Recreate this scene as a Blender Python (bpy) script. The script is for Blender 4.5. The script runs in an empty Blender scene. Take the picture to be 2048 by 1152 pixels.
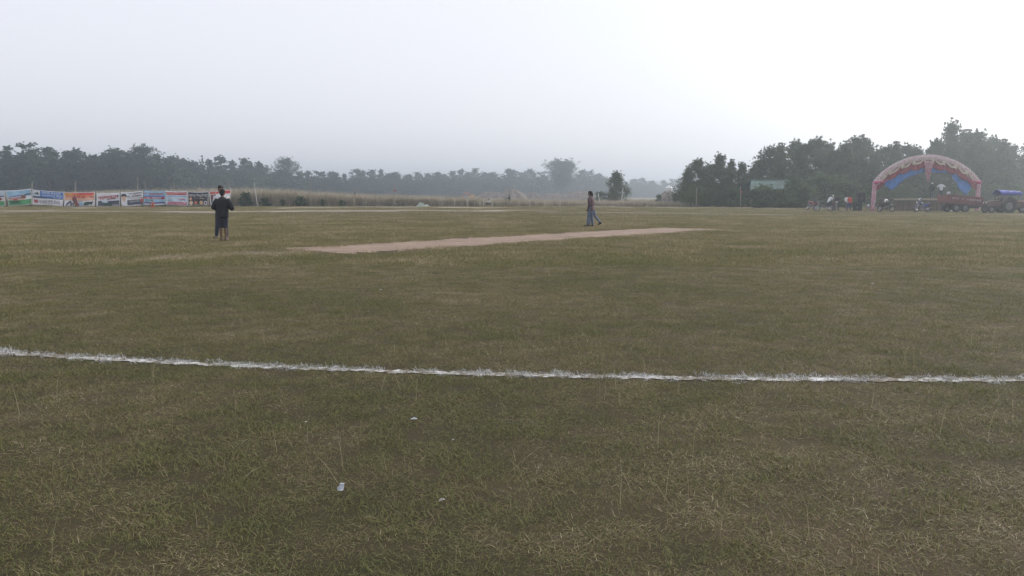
import bpy, bmesh, math, random
import numpy as np
from mathutils import Vector, Matrix

R = math.radians
sc = bpy.context.scene
col = sc.collection

# ------------------------------------------------------------------ camera
F, H_EYE, PITCH = 1640.0, 1.48, math.atan(184.0 / 1640.0)
cam_d = bpy.data.cameras.new('camera')
cam_d.sensor_width = 36.0
cam_d.lens = 36.0 * F / 2048.0
cam_d.clip_start = 0.05
cam_d.clip_end = 9000.0
cam = bpy.data.objects.new('camera', cam_d)
col.objects.link(cam)
cam.location = (0, 0, H_EYE)
cam.rotation_euler = (math.pi / 2 - PITCH, 0, 0)
sc.camera = cam

# ------------------------------------------------------------------ sky, sun, exposure
SUN_AZ, SUN_EL = R(50), R(17)          # azimuth measured from +Y towards +X
world = bpy.data.worlds.new('World')
sc.world = world
world.use_nodes = True
wn, wl = world.node_tree.nodes, world.node_tree.links
wn.clear()
w_out = wn.new('ShaderNodeOutputWorld')
w_bg = wn.new('ShaderNodeBackground')
w_sky = wn.new('ShaderNodeTexSky')
w_sky.sky_type = 'NISHITA'
w_sky.sun_disc = False
w_sky.sun_elevation = SUN_EL
w_sky.sun_rotation = SUN_AZ
w_sky.air_density = 1.0
w_sky.dust_density = 7.0
w_sky.ozone_density = 2.0
w_gam = wn.new('ShaderNodeGamma')        # dust spreads the sun's glow widely over the sky
w_gam.inputs['Gamma'].default_value = 0.5
w_hsv = wn.new('ShaderNodeHueSaturation')
w_hsv.inputs['Saturation'].default_value = 0.6
w_hsv.inputs['Value'].default_value = 1.0
w_mix = wn.new('ShaderNodeMix')         # the even grey-white veil of a smoky afternoon added to the clear-sky model
w_mix.data_type = 'RGBA'
w_mix.blend_type = 'ADD'
w_mix.inputs[0].default_value = 1.0
w_mix.inputs[7].default_value = (6.0, 6.1, 6.65, 1)
w_bg.inputs['Strength'].default_value = 0.10
wl.new(w_sky.outputs[0], w_gam.inputs['Color'])
wl.new(w_gam.outputs[0], w_hsv.inputs['Color'])
wl.new(w_hsv.outputs[0], w_mix.inputs[6])
wl.new(w_mix.outputs[2], w_bg.inputs['Color'])
wl.new(w_bg.outputs[0], w_out.inputs['Surface'])

sun_d = bpy.data.lights.new('sun', 'SUN')
sun_d.energy = 2.3
sun_d.angle = R(14)
sun_d.color = (1.0, 0.93, 0.86)
sun = bpy.data.objects.new('sun', sun_d)
col.objects.link(sun)
sun_dir = Vector((math.sin(SUN_AZ) * math.cos(SUN_EL), math.cos(SUN_AZ) * math.cos(SUN_EL), math.sin(SUN_EL)))
sun.rotation_euler = (-sun_dir).to_track_quat('-Z', 'Y').to_euler()
sun.location = (60, 60, 60)

sc.view_settings.view_transform = 'Standard'
sc.view_settings.look = 'None'
sc.view_settings.gamma = 1.0
sc.view_settings.exposure = 0.30
sc.view_settings.use_curve_mapping = False
sc.render.engine = 'CYCLES'
sc.cycles.use_denoising = True
sc.cycles.denoising_prefilter = 'ACCURATE'
sc.cycles.max_bounces = 5
sc.cycles.diffuse_bounces = 3
sc.cycles.glossy_bounces = 2
sc.cycles.transmission_bounces = 2
sc.cycles.volume_bounces = 0
sc.cycles.caustics_reflective = False
sc.cycles.caustics_refractive = False

# ------------------------------------------------------------------ helpers
def ray(x, y):
    cx, cy = (x - 1024.0) / F, (576.0 - y) / F
    return Vector((cx, math.cos(PITCH) + math.sin(PITCH) * cy, -math.sin(PITCH) + math.cos(PITCH) * cy))
def G(x, y):
    """ground point seen at photo pixel x, y"""
    d = ray(x, y); t = -H_EYE / d.z
    return Vector((d.x * t, d.y * t, 0.0))
def AT(x, y, depth):
    """point seen at photo pixel x, y on the vertical plane Y = depth"""
    d = ray(x, y); t = depth / d.y
    return Vector((d.x * t, depth, H_EYE + d.z * t))

def srgb(r, g, b):
    f = lambda c: (c / 255 / 12.92) if c <= 10 else ((c / 255 + 0.055) / 1.055) ** 2.4
    return (f(r), f(g), f(b), 1.0)

def tag(o, label=None, cat=None, group=None, kind=None):
    if label: o['label'] = label
    if cat: o['category'] = cat
    if group: o['group'] = group
    if kind: o['kind'] = kind
    return o
def empty(name, loc=(0, 0, 0), rz=0.0, parent=None):
    o = bpy.data.objects.new(name, None)
    o.empty_display_size = 0.2
    o.location = loc; o.rotation_euler = (0, 0, rz)
    col.objects.link(o)
    if parent: o.parent = parent
    return o
def link_mesh(name, me, mat=None, parent=None, loc=(0, 0, 0), rz=0.0):
    o = bpy.data.objects.new(name, me)
    if mat is not None and not me.materials:
        me.materials.append(mat)
    o.location = loc; o.rotation_euler = (0, 0, rz)
    col.objects.link(o)
    if parent: o.parent = parent
    return o
def np_mesh(name, verts, faces, smooth=False):
    """verts (n,3); faces (m,k) array with one k, or a list of tuples"""
    me = bpy.data.meshes.new(name)
    if isinstance(faces, np.ndarray):
        n, k = faces.shape
        me.vertices.add(len(verts)); me.vertices.foreach_set('co', np.asarray(verts, np.float32).ravel())
        me.loops.add(n * k); me.loops.foreach_set('vertex_index', faces.astype(np.int32).ravel())
        me.polygons.add(n); me.polygons.foreach_set('loop_start', np.arange(0, n * k, k, dtype=np.int32))
        me.update(calc_edges=True); me.validate()
    else:
        me.from_pydata([tuple(map(float, v)) for v in verts], [], [tuple(f) for f in faces])
        me.update()
    if smooth:
        me.polygons.foreach_set('use_smooth', np.ones(len(me.polygons), bool))
    return me
def add_attr(me, name, values):
    a = me.attributes.new(name, 'FLOAT', 'POINT')
    a.data.foreach_set('value', np.asarray(values, np.float32))

class MB:
    """collects shapes, then links them as one mesh"""
    def __init__(s): s.v, s.f = [], []
    def add(s, vs, fs):
        o = len(s.v)
        s.v += [tuple(v) for v in vs]; s.f += [tuple(i + o for i in f) for f in fs]
        return s
    def box(s, c, size, rot=None):
        m = rot.to_matrix() if rot is not None and hasattr(rot, 'to_matrix') else (rot or Matrix.Identity(3))
        c = Vector(c); h = Vector(size) / 2
        vs = [c + m @ Vector((x * h.x, y * h.y, z * h.z)) for x in (-1, 1) for y in (-1, 1) for z in (-1, 1)]
        return s.add(vs, [(0, 1, 3, 2), (4, 6, 7, 5), (0, 4, 5, 1), (2, 3, 7, 6), (0, 2, 6, 4), (1, 5, 7, 3)])
    def tube(s, pts, rad, n=8, caps=True, flat=1.0):
        pts = [Vector(p) for p in pts]
        rr = rad if isinstance(rad, (list, tuple)) else [rad] * len(pts)
        vs, fs = [], []
        up = None
        for i, p in enumerate(pts):
            t = (pts[min(i + 1, len(pts) - 1)] - pts[max(i - 1, 0)]).normalized()
            if up is None:
                up = Vector((0, 0, 1)) if abs(t.z) < 0.9 else Vector((0, 1, 0))
            a = t.cross(up)
            if a.length < 1e-5: a = t.orthogonal()
            a.normalize(); b = a.cross(t).normalized(); up = b
            for k in range(n):
                th = 2 * math.pi * k / n
                vs.append(p + (a * math.cos(th) + b * math.sin(th) * flat) * rr[i])
        for i in range(len(pts) - 1):
            for k in range(n):
                k2 = (k + 1) % n
                fs.append((i * n + k, i * n + k2, (i + 1) * n + k2, (i + 1) * n + k))
        if caps:
            fs.append(tuple(range(n - 1, -1, -1)))
            fs.append(tuple((len(pts) - 1) * n + k for k in range(n)))
        return s.add(vs, fs)
    def ball(s, c, r, nu=12, nv=8, rot=None):
        c = Vector(c); r = (r, r, r) if not hasattr(r, '__len__') else r
        vs, fs = [], []
        for j in range(nv + 1):
            ph = math.pi * j / nv
            for i in range(nu):
                th = 2 * math.pi * i / nu
                p = Vector((r[0] * math.sin(ph) * math.cos(th), r[1] * math.sin(ph) * math.sin(th), r[2] * math.cos(ph)))
                if rot is not None: p = rot @ p
                vs.append(c + p)
        for j in range(nv):
            for i in range(nu):
                i2 = (i + 1) % nu
                fs.append((j * nu + i, (j + 1) * nu + i, (j + 1) * nu + i2, j * nu + i2))
        return s.add(vs, fs)
    def torus(s, c, R_, r_, axis='Y', nu=28, nv=8, squash=1.0):
        vs, fs = [], []
        for i in range(nu):
            a = 2 * math.pi * i / nu
            for j in range(nv):
                b = 2 * math.pi * j / nv
                q = R_ + r_ * math.cos(b); w = r_ * math.sin(b) * squash
                p = (q * math.cos(a), w, q * math.sin(a)) if axis == 'Y' else (w, q * math.cos(a), q * math.sin(a))
                vs.append(Vector(c) + Vector(p))
        for i in range(nu):
            for j in range(nv):
                i2, j2 = (i + 1) % nu, (j + 1) % nv
                fs.append((i * nv + j, i2 * nv + j, i2 * nv + j2, i * nv + j2))
        return s.add(vs, fs)
    def loft(s, rings, caps=True):
        n = len(rings[0]); vs = [Vector(p) for r_ in rings for p in r_]; fs = []
        for i in range(len(rings) - 1):
            for k in range(n):
                k2 = (k + 1) % n
                fs.append((i * n + k, i * n + k2, (i + 1) * n + k2, (i + 1) * n + k))
        if caps:
            fs.append(tuple(range(n - 1, -1, -1)))
            fs.append(tuple((len(rings) - 1) * n + k for k in range(n)))
        return s.add(vs, fs)
    def prism(s, poly, y0, y1):
        """polygon in x,z extruded along y"""
        n = len(poly)
        vs = [(p[0], y0, p[1]) for p in poly] + [(p[0], y1, p[1]) for p in poly]
        fs = [tuple(range(n)), tuple(range(2 * n - 1, n - 1, -1))]
        fs += [(k, n + k, n + (k + 1) % n, (k + 1) % n) for k in range(n)]
        return s.add(vs, fs)
    def mesh(s, name, smooth=False, bevel=0.0, fix=True):
        me = bpy.data.meshes.new(name)
        me.from_pydata(s.v, [], s.f); me.update()
        bm = bmesh.new(); bm.from_mesh(me)
        if fix:
            bmesh.ops.recalc_face_normals(bm, faces=bm.faces)
        if bevel > 0:
            bmesh.ops.bevel(bm, geom=[e for e in bm.edges if len(e.link_faces) == 2 and e.calc_face_angle(0) > 0.5],
                            offset=bevel, segments=2, affect='EDGES', profile=0.5)
        bm.to_mesh(me); bm.free()
        if smooth:
            me.polygons.foreach_set('use_smooth', np.ones(len(me.polygons), bool))
        return me
    def build(s, name, mat, parent=None, smooth=False, bevel=0.0, loc=(0, 0, 0), rz=0.0):
        return link_mesh(name, s.mesh(name, smooth, bevel), mat, parent, loc, rz)

# ------------------------------------------------------------------ materials
def new_mat(name):
    m = bpy.data.materials.new(name); m.use_nodes = True
    nt = m.node_tree
    return m, nt.nodes, nt.links, nt.nodes['Principled BSDF']
def plain(name, c, rough=0.7, metal=0.0, var=0.12, scale=6.0, bump=0.0, bscale=30.0, dirt=None):
    """a principled surface with uneven tone (object space noise)"""
    m, n, l, b = new_mat(name)
    b.inputs['Roughness'].default_value = rough
    b.inputs['Metallic'].default_value = metal
    tc = n.new('ShaderNodeTexCoord')
    no = n.new('ShaderNodeTexNoise'); no.inputs['Scale'].default_value = scale; no.inputs['Detail'].default_value = 5
    l.new(tc.outputs['Object'], no.inputs['Vector'])
    rp = n.new('ShaderNodeValToRGB')
    rp.color_ramp.elements[0].position = 0.3; rp.color_ramp.elements[1].position = 0.7
    lo = tuple(x * (1 - var) for x in c[:3]) + (1,); hi = tuple(min(1, x * (1 + var)) for x in c[:3]) + (1,)
    if dirt: lo = tuple(dirt[:3]) + (1,)
    rp.color_ramp.elements[0].color = lo; rp.color_ramp.elements[1].color = hi
    l.new(no.outputs['Fac'], rp.inputs['Fac']); l.new(rp.outputs['Color'], b.inputs['Base Color'])
    if bump:
        nb = n.new('ShaderNodeTexNoise'); nb.inputs['Scale'].default_value = bscale; nb.inputs['Detail'].default_value = 4
        l.new(tc.outputs['Object'], nb.inputs['Vector'])
        bp = n.new('ShaderNodeBump'); bp.inputs['Strength'].default_value = bump; bp.inputs['Distance'].default_value = 0.02
        l.new(nb.outputs['Fac'], bp.inputs['Height']); l.new(bp.outputs['Normal'], b.inputs['Normal'])
    return m
def world_noise(n, l, scale, detail=4, rough=0.55, stretch=(1, 1, 1), off=(0, 0, 0)):
    g = n.new('ShaderNodeNewGeometry'); mp = n.new('ShaderNodeMapping')
    mp.inputs['Scale'].default_value = stretch; mp.inputs['Location'].default_value = off
    no = n.new('ShaderNodeTexNoise')
    no.inputs['Scale'].default_value = scale; no.inputs['Detail'].default_value = detail
    no.inputs['Roughness'].default_value = rough
    l.new(g.outputs['Position'], mp.inputs['Vector']); l.new(mp.outputs['Vector'], no.inputs['Vector'])
    return no.outputs['Fac']
def ramp(n, l, fac, stops):
    r = n.new('ShaderNodeValToRGB'); e = r.color_ramp.elements
    e[0].position, e[0].color = stops[0]; e[1].position, e[1].color = stops[-1]
    for p, c in stops[1:-1]:
        q = e.new(p); q.color = c
    l.new(fac, r.inputs['Fac'])
    return r.outputs['Color']
def mixc(n, l, fac, a, b, mode='MIX'):
    m = n.new('ShaderNodeMix'); m.data_type = 'RGBA'; m.blend_type = mode
    for sock, v in ((m.inputs[0], fac), (m.inputs[6], a), (m.inputs[7], b)):
        if isinstance(v, (int, float)): sock.default_value = v
        elif isinstance(v, tuple): sock.default_value = v
        else: l.new(v, sock)
    return m.outputs[2]
def mathn(n, l, op, a, b=None, clamp=False):
    m = n.new('ShaderNodeMath'); m.operation = op; m.use_clamp = clamp
    for i, v in enumerate((a, b)):
        if v is None: continue
        if isinstance(v, (int, float)): m.inputs[i].default_value = v
        else: l.new(v, m.inputs[i])
    return m.outputs[0]
def attr(n, name):
    a = n.new('ShaderNodeAttribute'); a.attribute_name = name
    return a.outputs['Fac']

# field turf: green sward, dry straw and reddish thatch in patches (same world noise for blades and soil)
GREEN = (0.205, 0.202, 0.072, 1); GREEN2 = (0.142, 0.158, 0.053, 1)
STRAW = (0.54, 0.46, 0.29, 1); THATCH = (0.29, 0.205, 0.125, 1)
def turf_dryness(n, l):
    a = world_noise(n, l, 0.30, 5, 0.65, off=(3, 7, 0))
    b = world_noise(n, l, 2.3, 5, 0.65)
    s = mathn(n, l, 'ADD', mathn(n, l, 'MULTIPLY', a, 0.62), mathn(n, l, 'MULTIPLY', b, 0.38))
    g = n.new('ShaderNodeNewGeometry'); sx = n.new('ShaderNodeSeparateXYZ'); l.new(g.outputs['Position'], sx.inputs[0])
    mr = n.new('ShaderNodeMapRange'); mr.inputs['From Min'].default_value = 4; mr.inputs['From Max'].default_value = 26
    mr.inputs['To Min'].default_value = -0.01; mr.inputs['To Max'].default_value = 0.085   # the middle of the field is drier
    l.new(sx.outputs['Y'], mr.inputs['Value'])
    return mathn(n, l, 'ADD', s, mr.outputs[0])
def blade_material(name, chalk=False):
    m, n, l, b = new_mat(name)
    b.inputs['Roughness'].default_value = 0.65
    b.inputs['Specular IOR Level'].default_value = 0.25
    t = attr(n, 'tint')
    if chalk:
        w = ramp(n, l, t, [(0.0, (0.13, 0.125, 0.09, 1)), (0.22, (0.30, 0.29, 0.26, 1)), (0.42, (0.52, 0.52, 0.51, 1)), (1.0, (0.74, 0.74, 0.74, 1))])
        l.new(w, b.inputs['Base Color'])
        return m
    dry = turf_dryness(n, l)
    fac = mathn(n, l, 'ADD', mathn(n, l, 'MULTIPLY', mathn(n, l, 'SUBTRACT', dry, 0.5), 1.75), t, True)
    c = ramp(n, l, fac, [(0.0, GREEN2), (0.42, GREEN), (0.60, (0.25, 0.205, 0.090, 1)), (0.78, THATCH), (0.90, (0.38, 0.305, 0.18, 1)), (1.0, STRAW)])
    l.new(c, b.inputs['Base Color'])
    tr = n.new('ShaderNodeBsdfTranslucent'); l.new(c, tr.inputs['Color'])
    mx = n.new('ShaderNodeMixShader'); mx.inputs[0].default_value = 0.22
    out = n['Material Output']
    l.new(b.outputs[0], mx.inputs[1]); l.new(tr.outputs[0], mx.inputs[2]); l.new(mx.outputs[0], out.inputs['Surface'])
    return m
M_BLADE = blade_material('turf_blades')
M_CHALK_BLADE = blade_material('chalked_blades', True)

def soil_material():
    m, n, l, b = new_mat('field_soil')
    b.inputs['Roughness'].default_value = 0.95
    b.inputs['Specular IOR Level'].default_value = 0.1
    dry = turf_dryness(n, l)
    fine = world_noise(n, l, 60.0, 5, 0.75)
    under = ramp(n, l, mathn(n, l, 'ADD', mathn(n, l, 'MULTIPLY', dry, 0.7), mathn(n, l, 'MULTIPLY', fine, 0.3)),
                 [(0.34, (0.045, 0.046, 0.022, 1)), (0.5, (0.078, 0.064, 0.036, 1)), (0.66, (0.14, 0.105, 0.066, 1))])  # near soil darkened: shade between the blades is painted into this tone
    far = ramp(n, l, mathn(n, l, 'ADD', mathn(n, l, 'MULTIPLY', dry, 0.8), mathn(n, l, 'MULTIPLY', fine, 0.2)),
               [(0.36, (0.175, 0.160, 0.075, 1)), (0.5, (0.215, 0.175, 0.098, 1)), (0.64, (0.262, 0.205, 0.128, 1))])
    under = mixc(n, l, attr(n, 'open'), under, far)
    bare = ramp(n, l, world_noise(n, l, 1.3, 6, 0.65, off=(11, 0, 0)), [(0.3, (0.27, 0.22, 0.165, 1)), (0.7, (0.46, 0.41, 0.34, 1))])
    w = attr(n, 'wear')
    w2 = mathn(n, l, 'MULTIPLY', w, mathn(n, l, 'ADD', 0.45, mathn(n, l, 'MULTIPLY', world_noise(n, l, 0.9, 5, 0.7), 1.1)), True)
    c = mixc(n, l, w2, under, bare)
    l.new(c, b.inputs['Base Color'])
    bp = n.new('ShaderNodeBump'); bp.inputs['Strength'].default_value = 0.7; bp.inputs['Distance'].default_value = 0.03
    l.new(fine, bp.inputs['Height']); l.new(bp.outputs['Normal'], b.inputs['Normal'])
    return m
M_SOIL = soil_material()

# ------------------------------------------------------------------ ground and its wear
def seg_dist(px, py, a, b):
    ax, ay, bx, by = a[0], a[1], b[0], b[1]
    dx, dy = bx - ax, by - ay
    t = np.clip(((px - ax) * dx + (py - ay) * dy) / (dx * dx + dy * dy + 1e-9), 0, 1)
    return np.hypot(px - (ax + t * dx), py - (ay + t * dy))
P_N1, P_N2 = G(700, 510), G(578, 495)           # near end of the pitch
P_F1, P_F2 = G(1445, 460.5), G(1330, 457)       # far end
PITCH_DIR = (P_F1 - P_N1).normalized()
PITCH_C0 = (P_N1 + P_N2) / 2
PITCH_L = 20.6
PITCH_HW = 1.62
PITCH_NRM = Vector((-PITCH_DIR.y, PITCH_DIR.x, 0))
WEAR = []                                        # (points, half width, strength)
def wear_px(pts, hw, s): WEAR.append(([G(*p) for p in pts], hw, s))
wear_px([(330, 515), (460, 509), (600, 502)], 0.8, 0.42)         # bowler's run-up left of the pitch
wear_px([(1400, 459), (1560, 457), (1700, 452)], 1.5, 0.25)      # run-up beyond the far end
wear_px([(-60, 421.5), (150, 422.5), (300, 423), (430, 424)], 1.7, 0.85)
wear_px([(430, 424), (620, 422), (800, 421.5), (1000, 421)], 3.0, 0.9)
wear_px([(590, 416), (700, 414), (860, 414.5), (960, 415.5)], 3.0, 0.9)
wear_px([(640, 421.5), (760, 421.5)], 1.2, 0.9)
wear_px([(960, 423.5), (1120, 424), (1280, 425), (1500, 429)], 1.4, 0.5)
wear_px([(1250, 414), (1400, 415), (1560, 416)], 6.0, 0.6)
wear_px([(-60, 415), (200, 415.5), (430, 416)], 2.5, 0.6)
wear_px([(0, 447), (200, 445), (420, 440), (640, 437)], 2.0, 0.4)
def wear_at(px, py):
    w = np.zeros_like(px)
    for pts, hw, s in WEAR:
        d = np.full_like(px, 1e9)
        for a, b in zip(pts[:-1], pts[1:]): d = np.minimum(d, seg_dist(px, py, a, b))
        w = np.maximum(w, s * np.clip(1.5 - d / hw, 0, 1) ** 0.8)
    return w
def build_ground():
    na, nr = 480, 300
    rs = np.concatenate([[0.0], np.geomspace(1.0, 3000.0, nr)])
    th = np.linspace(0, 2 * np.pi, na, endpoint=False)
    # finer in front of the camera
    th = np.pi / 2 + np.sign(th - np.pi) * np.pi * (np.abs(th - np.pi) / np.pi) ** 1.6
    th = np.sort(th)
    rr, tt = np.meshgrid(rs[1:], th, indexing='ij')
    x, y = rr * np.cos(tt), rr * np.sin(tt)
    V = np.stack([x.ravel(), y.ravel(), np.zeros(x.size)], 1)
    V = np.concatenate([V, [[0, 0, 0]]])
    i, k = np.meshgrid(np.arange(nr - 1), np.arange(na), indexing='ij')
    k2 = (k + 1) % na
    Fq = np.stack([i * na + k, (i + 1) * na + k, (i + 1) * na + k2, i * na + k2], -1).reshape(-1, 4)
    faces = [tuple(f) for f in Fq.tolist()] + [(nr * na, kk, (kk + 1) % na) for kk in range(na)]
    me = bpy.data.meshes.new('ground')
    me.from_pydata(V.tolist(), [], faces); me.update()
    add_attr(me, 'wear', wear_at(V[:, 0], V[:, 1]))
    add_attr(me, 'open', np.clip((np.hypot(V[:, 0], V[:, 1]) - 55) / 60, 0, 1))   # mown blades stand as geometry up to here; the painted soil shade fades out beyond
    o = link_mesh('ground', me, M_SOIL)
    tag(o, 'dry worn grass playing field running to the trees', 'ground', kind='structure')
build_ground()

# ------------------------------------------------------------------ instanced ground cover
def instancer(name, pts, rz, scale, protos, idx, label, cat, mat=None):
    me = bpy.data.meshes.new(name)
    me.vertices.add(len(pts)); me.vertices.foreach_set('co', np.asarray(pts, np.float32).ravel())
    me.update()
    add_attr(me, 'rz', rz); add_attr(me, 'sc', scale)
    a = me.attributes.new('vi', 'INT', 'POINT'); a.data.foreach_set('value', np.asarray(idx, np.int32))
    o = link_mesh(name, me)
    c = bpy.data.collections.new(name + '_kinds')
    for i, pm in enumerate(protos):
        po = bpy.data.objects.new('%s_kind_%02d' % (name, i), pm); c.objects.link(po)
    g = bpy.data.node_groups.new(name, 'GeometryNodeTree')
    g.interface.new_socket('Geometry', in_out='INPUT', socket_type='NodeSocketGeometry')
    g.interface.new_socket('Geometry', in_out='OUTPUT', socket_type='NodeSocketGeometry')
    n, l = g.nodes, g.links
    gi, go = n.new('NodeGroupInput'), n.new('NodeGroupOutput')
    ci = n.new('GeometryNodeCollectionInfo')
    ci.inputs['Collection'].default_value = c
    ci.inputs['Separate Children'].default_value = True
    ci.inputs['Reset Children'].default_value = True
    ip = n.new('GeometryNodeInstanceOnPoints'); ip.inputs['Pick Instance'].default_value = True
    def na(nm, t):
        q = n.new('GeometryNodeInputNamedAttribute'); q.data_type = t; q.inputs['Name'].default_value = nm
        return q.outputs['Attribute']
    cx = n.new('ShaderNodeCombineXYZ'); l.new(na('rz', 'FLOAT'), cx.inputs['Z'])
    l.new(gi.outputs[0], ip.inputs['Points']); l.new(ci.outputs[0], ip.inputs['Instance'])
    l.new(na('vi', 'INT'), ip.inputs['Instance Index'])
    l.new(cx.outputs[0], ip.inputs['Rotation']); l.new(na('sc', 'FLOAT'), ip.inputs['Scale'])
    l.new(ip.outputs[0], go.inputs[0])
    md = o.modifiers.new('scatter', 'NODES'); md.node_group = g
    tag(o, label, cat, kind='stuff')
    return o

def blade_patch(name, rng, radius, n, lmin, lmax, wmin, wmax, mat, up=(0.15, 1.2), tint=(0.0, 0.75), droop=0.9):
    r = radius * np.sqrt(rng.random(n)); a = rng.random(n) * 2 * np.pi
    base = np.stack([r * np.cos(a), r * np.sin(a), np.full(n, -0.004)], 1)
    az = rng.random(n) * 2 * np.pi
    el = up[0] + (up[1] - up[0]) * rng.random(n) ** 1.1
    L = lmin + (lmax - lmin) * rng.random(n) ** 1.6
    W = wmin + (wmax - wmin) * rng.random(n)
    def d(e): return np.stack([np.cos(e) * np.cos(az), np.cos(e) * np.sin(az), np.sin(e)], 1)
    side = np.stack([-np.sin(az), np.cos(az), (rng.random(n) - 0.5) * 0.8], 1)
    side /= np.linalg.norm(side, axis=1, keepdims=True)
    e2 = el - droop * rng.random(n)
    p1 = base + d(el) * (L * 0.5)[:, None]
    p2 = p1 + d(e2) * (L * 0.5)[:, None]
    p2[:, 2] = np.maximum(p2[:, 2], 0.002)
    w = (W / 2)[:, None]
    V = np.stack([base - side * w, base + side * w, p1 - side * w * 0.85, p1 + side * w * 0.85, p2], 1).reshape(-1, 3)
    o = (np.arange(n) * 5)[:, None]
    T = np.concatenate([o + np.array([[0, 1, 3]]), o + np.array([[0, 3, 2]]), o + np.array([[2, 3, 4]])])
    me = np_mesh(name, V, T)
    add_attr(me, 'tint', np.repeat(tint[0] + (tint[1] - tint[0]) * rng.random(n) ** 1.3, 5))
    me.materials.append(mat)
    return me

rng = np.random.default_rng(11)
# the chalk boundary: a cubic through the photographed line
_lp = np.array([[*G(x, y)[:2]] for x, y in [(-200, 689), (0, 705), (220, 718), (440, 731), (820, 744.5), (1200, 751), (1560, 758), (1800, 762), (2048, 760), (2250, 757)]])
LINE = np.polyfit(_lp[:, 0], _lp[:, 1], 3)
LINE_D = np.polyder(LINE)
def line_dist(px, py): return np.abs(py - np.polyval(LINE, px)) / np.sqrt(1 + np.polyval(LINE_D, px) ** 2)
def on_pitch(px, py, grow=0.0):
    u = (px - PITCH_C0.x) * PITCH_DIR.x + (py - PITCH_C0.y) * PITCH_DIR.y
    v = (px - PITCH_C0.x) * PITCH_NRM.x + (py - PITCH_C0.y) * PITCH_NRM.y
    return (u > -0.25 - grow) & (u < PITCH_L + grow) & (np.abs(v) < PITCH_HW + grow)
def wedge(d0, d1, per_m2, margin=1.6, tan=0.68):
    """jittered grid over the part of the field in view, with a margin"""
    st = per_m2 ** -0.5; w = d1 * tan + margin
    gx, gy = np.meshgrid(np.arange(-w, w, st), np.arange(d0, d1, st))
    x = gx.ravel() + st * (rng.random(gx.size) - 0.5) * 1.3; y = gy.ravel() + st * (rng.random(gx.size) - 0.5) * 1.3
    k = np.abs(x) < y * tan + margin
    return x[k], y[k]
def turf(name, d0, d1, per_m2, radius, protos, skip_line, smin, smax, label, margin=1.6):
    x, y = wedge(d0, d1, per_m2, margin)
    keep = (line_dist(x, y) > skip_line) & ~on_pitch(x, y, radius * 0.25 - 0.42 * rng.random(len(x)) ** 2)
    wr = wear_at(x, y)
    if radius > 0.5:
        for ox, oy in ((1, 0), (-1, 0), (0, 1), (0, -1)): wr = np.maximum(wr, wear_at(x + ox * radius * 0.7, y + oy * radius * 0.7))
    keep &= rng.random(len(x)) > wr
    x, y = x[keep], y[keep]; n = len(x)
    instancer(name, np.stack([x, y, np.zeros(n)], 1), rng.random(n) * 6.283, smin + (smax - smin) * rng.random(n),
              protos, rng.integers(0, len(protos), n), label, 'grass')
near_p = [blade_patch('near_turf', rng, 0.16, 270, 0.018, 0.062, 0.0016, 0.0034, M_BLADE, up=(0.05, 1.15)) for _ in range(5)]
near_p += [blade_patch('near_turf_matted', rng, 0.17, 400, 0.02, 0.075, 0.0014, 0.0030, M_BLADE, up=(0.0, 0.5), tint=(0.15, 1.0)) for _ in range(4)]
turf('near_turf', 1.6, 19, 36, 0.16, near_p, 0.085, 0.7, 1.25, 'short matted green and straw grass in the foreground')
mid_p = [blade_patch('mid_turf', rng, 0.6, 900, 0.03, 0.10, 0.005, 0.009, M_BLADE, up=(0.2, 1.3)) for _ in range(5)]
mid_p += [blade_patch('mid_turf_dry', rng, 0.6, 800, 0.03, 0.14, 0.003, 0.007, M_BLADE, up=(0.2, 1.4), tint=(0.3, 1.0)) for _ in range(2)]
turf('mid_turf', 18, 62, 2.8, 0.6, mid_p, 0.6, 0.7, 1.2, 'short dry grass around the pitch strip', margin=3)
far_p = [blade_patch('far_turf', rng, 2.0, 1100, 0.04, 0.11, 0.012, 0.02, M_BLADE, up=(0.3, 1.4)) for _ in range(4)]
turf('far_turf', 60, 120, 0.16, 2.0, far_p, 1.5, 0.7, 1.2, 'thin dry grass on the far outfield', margin=6)
# loose pale seed stems standing or leaning above the sward
stem_p = [blade_patch('stems', rng, 0.25, k, 0.09, 0.30, 0.0010, 0.0019, M_BLADE, up=(0.15, 1.5), tint=(0.85, 1.25), droop=0.5) for k in (3, 4, 6, 9)]
turf('seed_stems', 1.8, 16, 3.4, 0.2, stem_p, 0.3, 0.6, 1.15, 'thin pale seed stems leaning over the near grass')
stem_f = [blade_patch('stems_far', rng, 0.5, k, 0.06, 0.17, 0.002, 0.0035, M_BLADE, up=(0.5, 1.5), tint=(0.85, 1.25), droop=0.5) for k in (6, 9, 14)]
turf('straw_stems', 15, 45, 0.55, 0.4, stem_f, 0.6, 0.7, 1.2, 'straw coloured stems dotted over the middle field')

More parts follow.
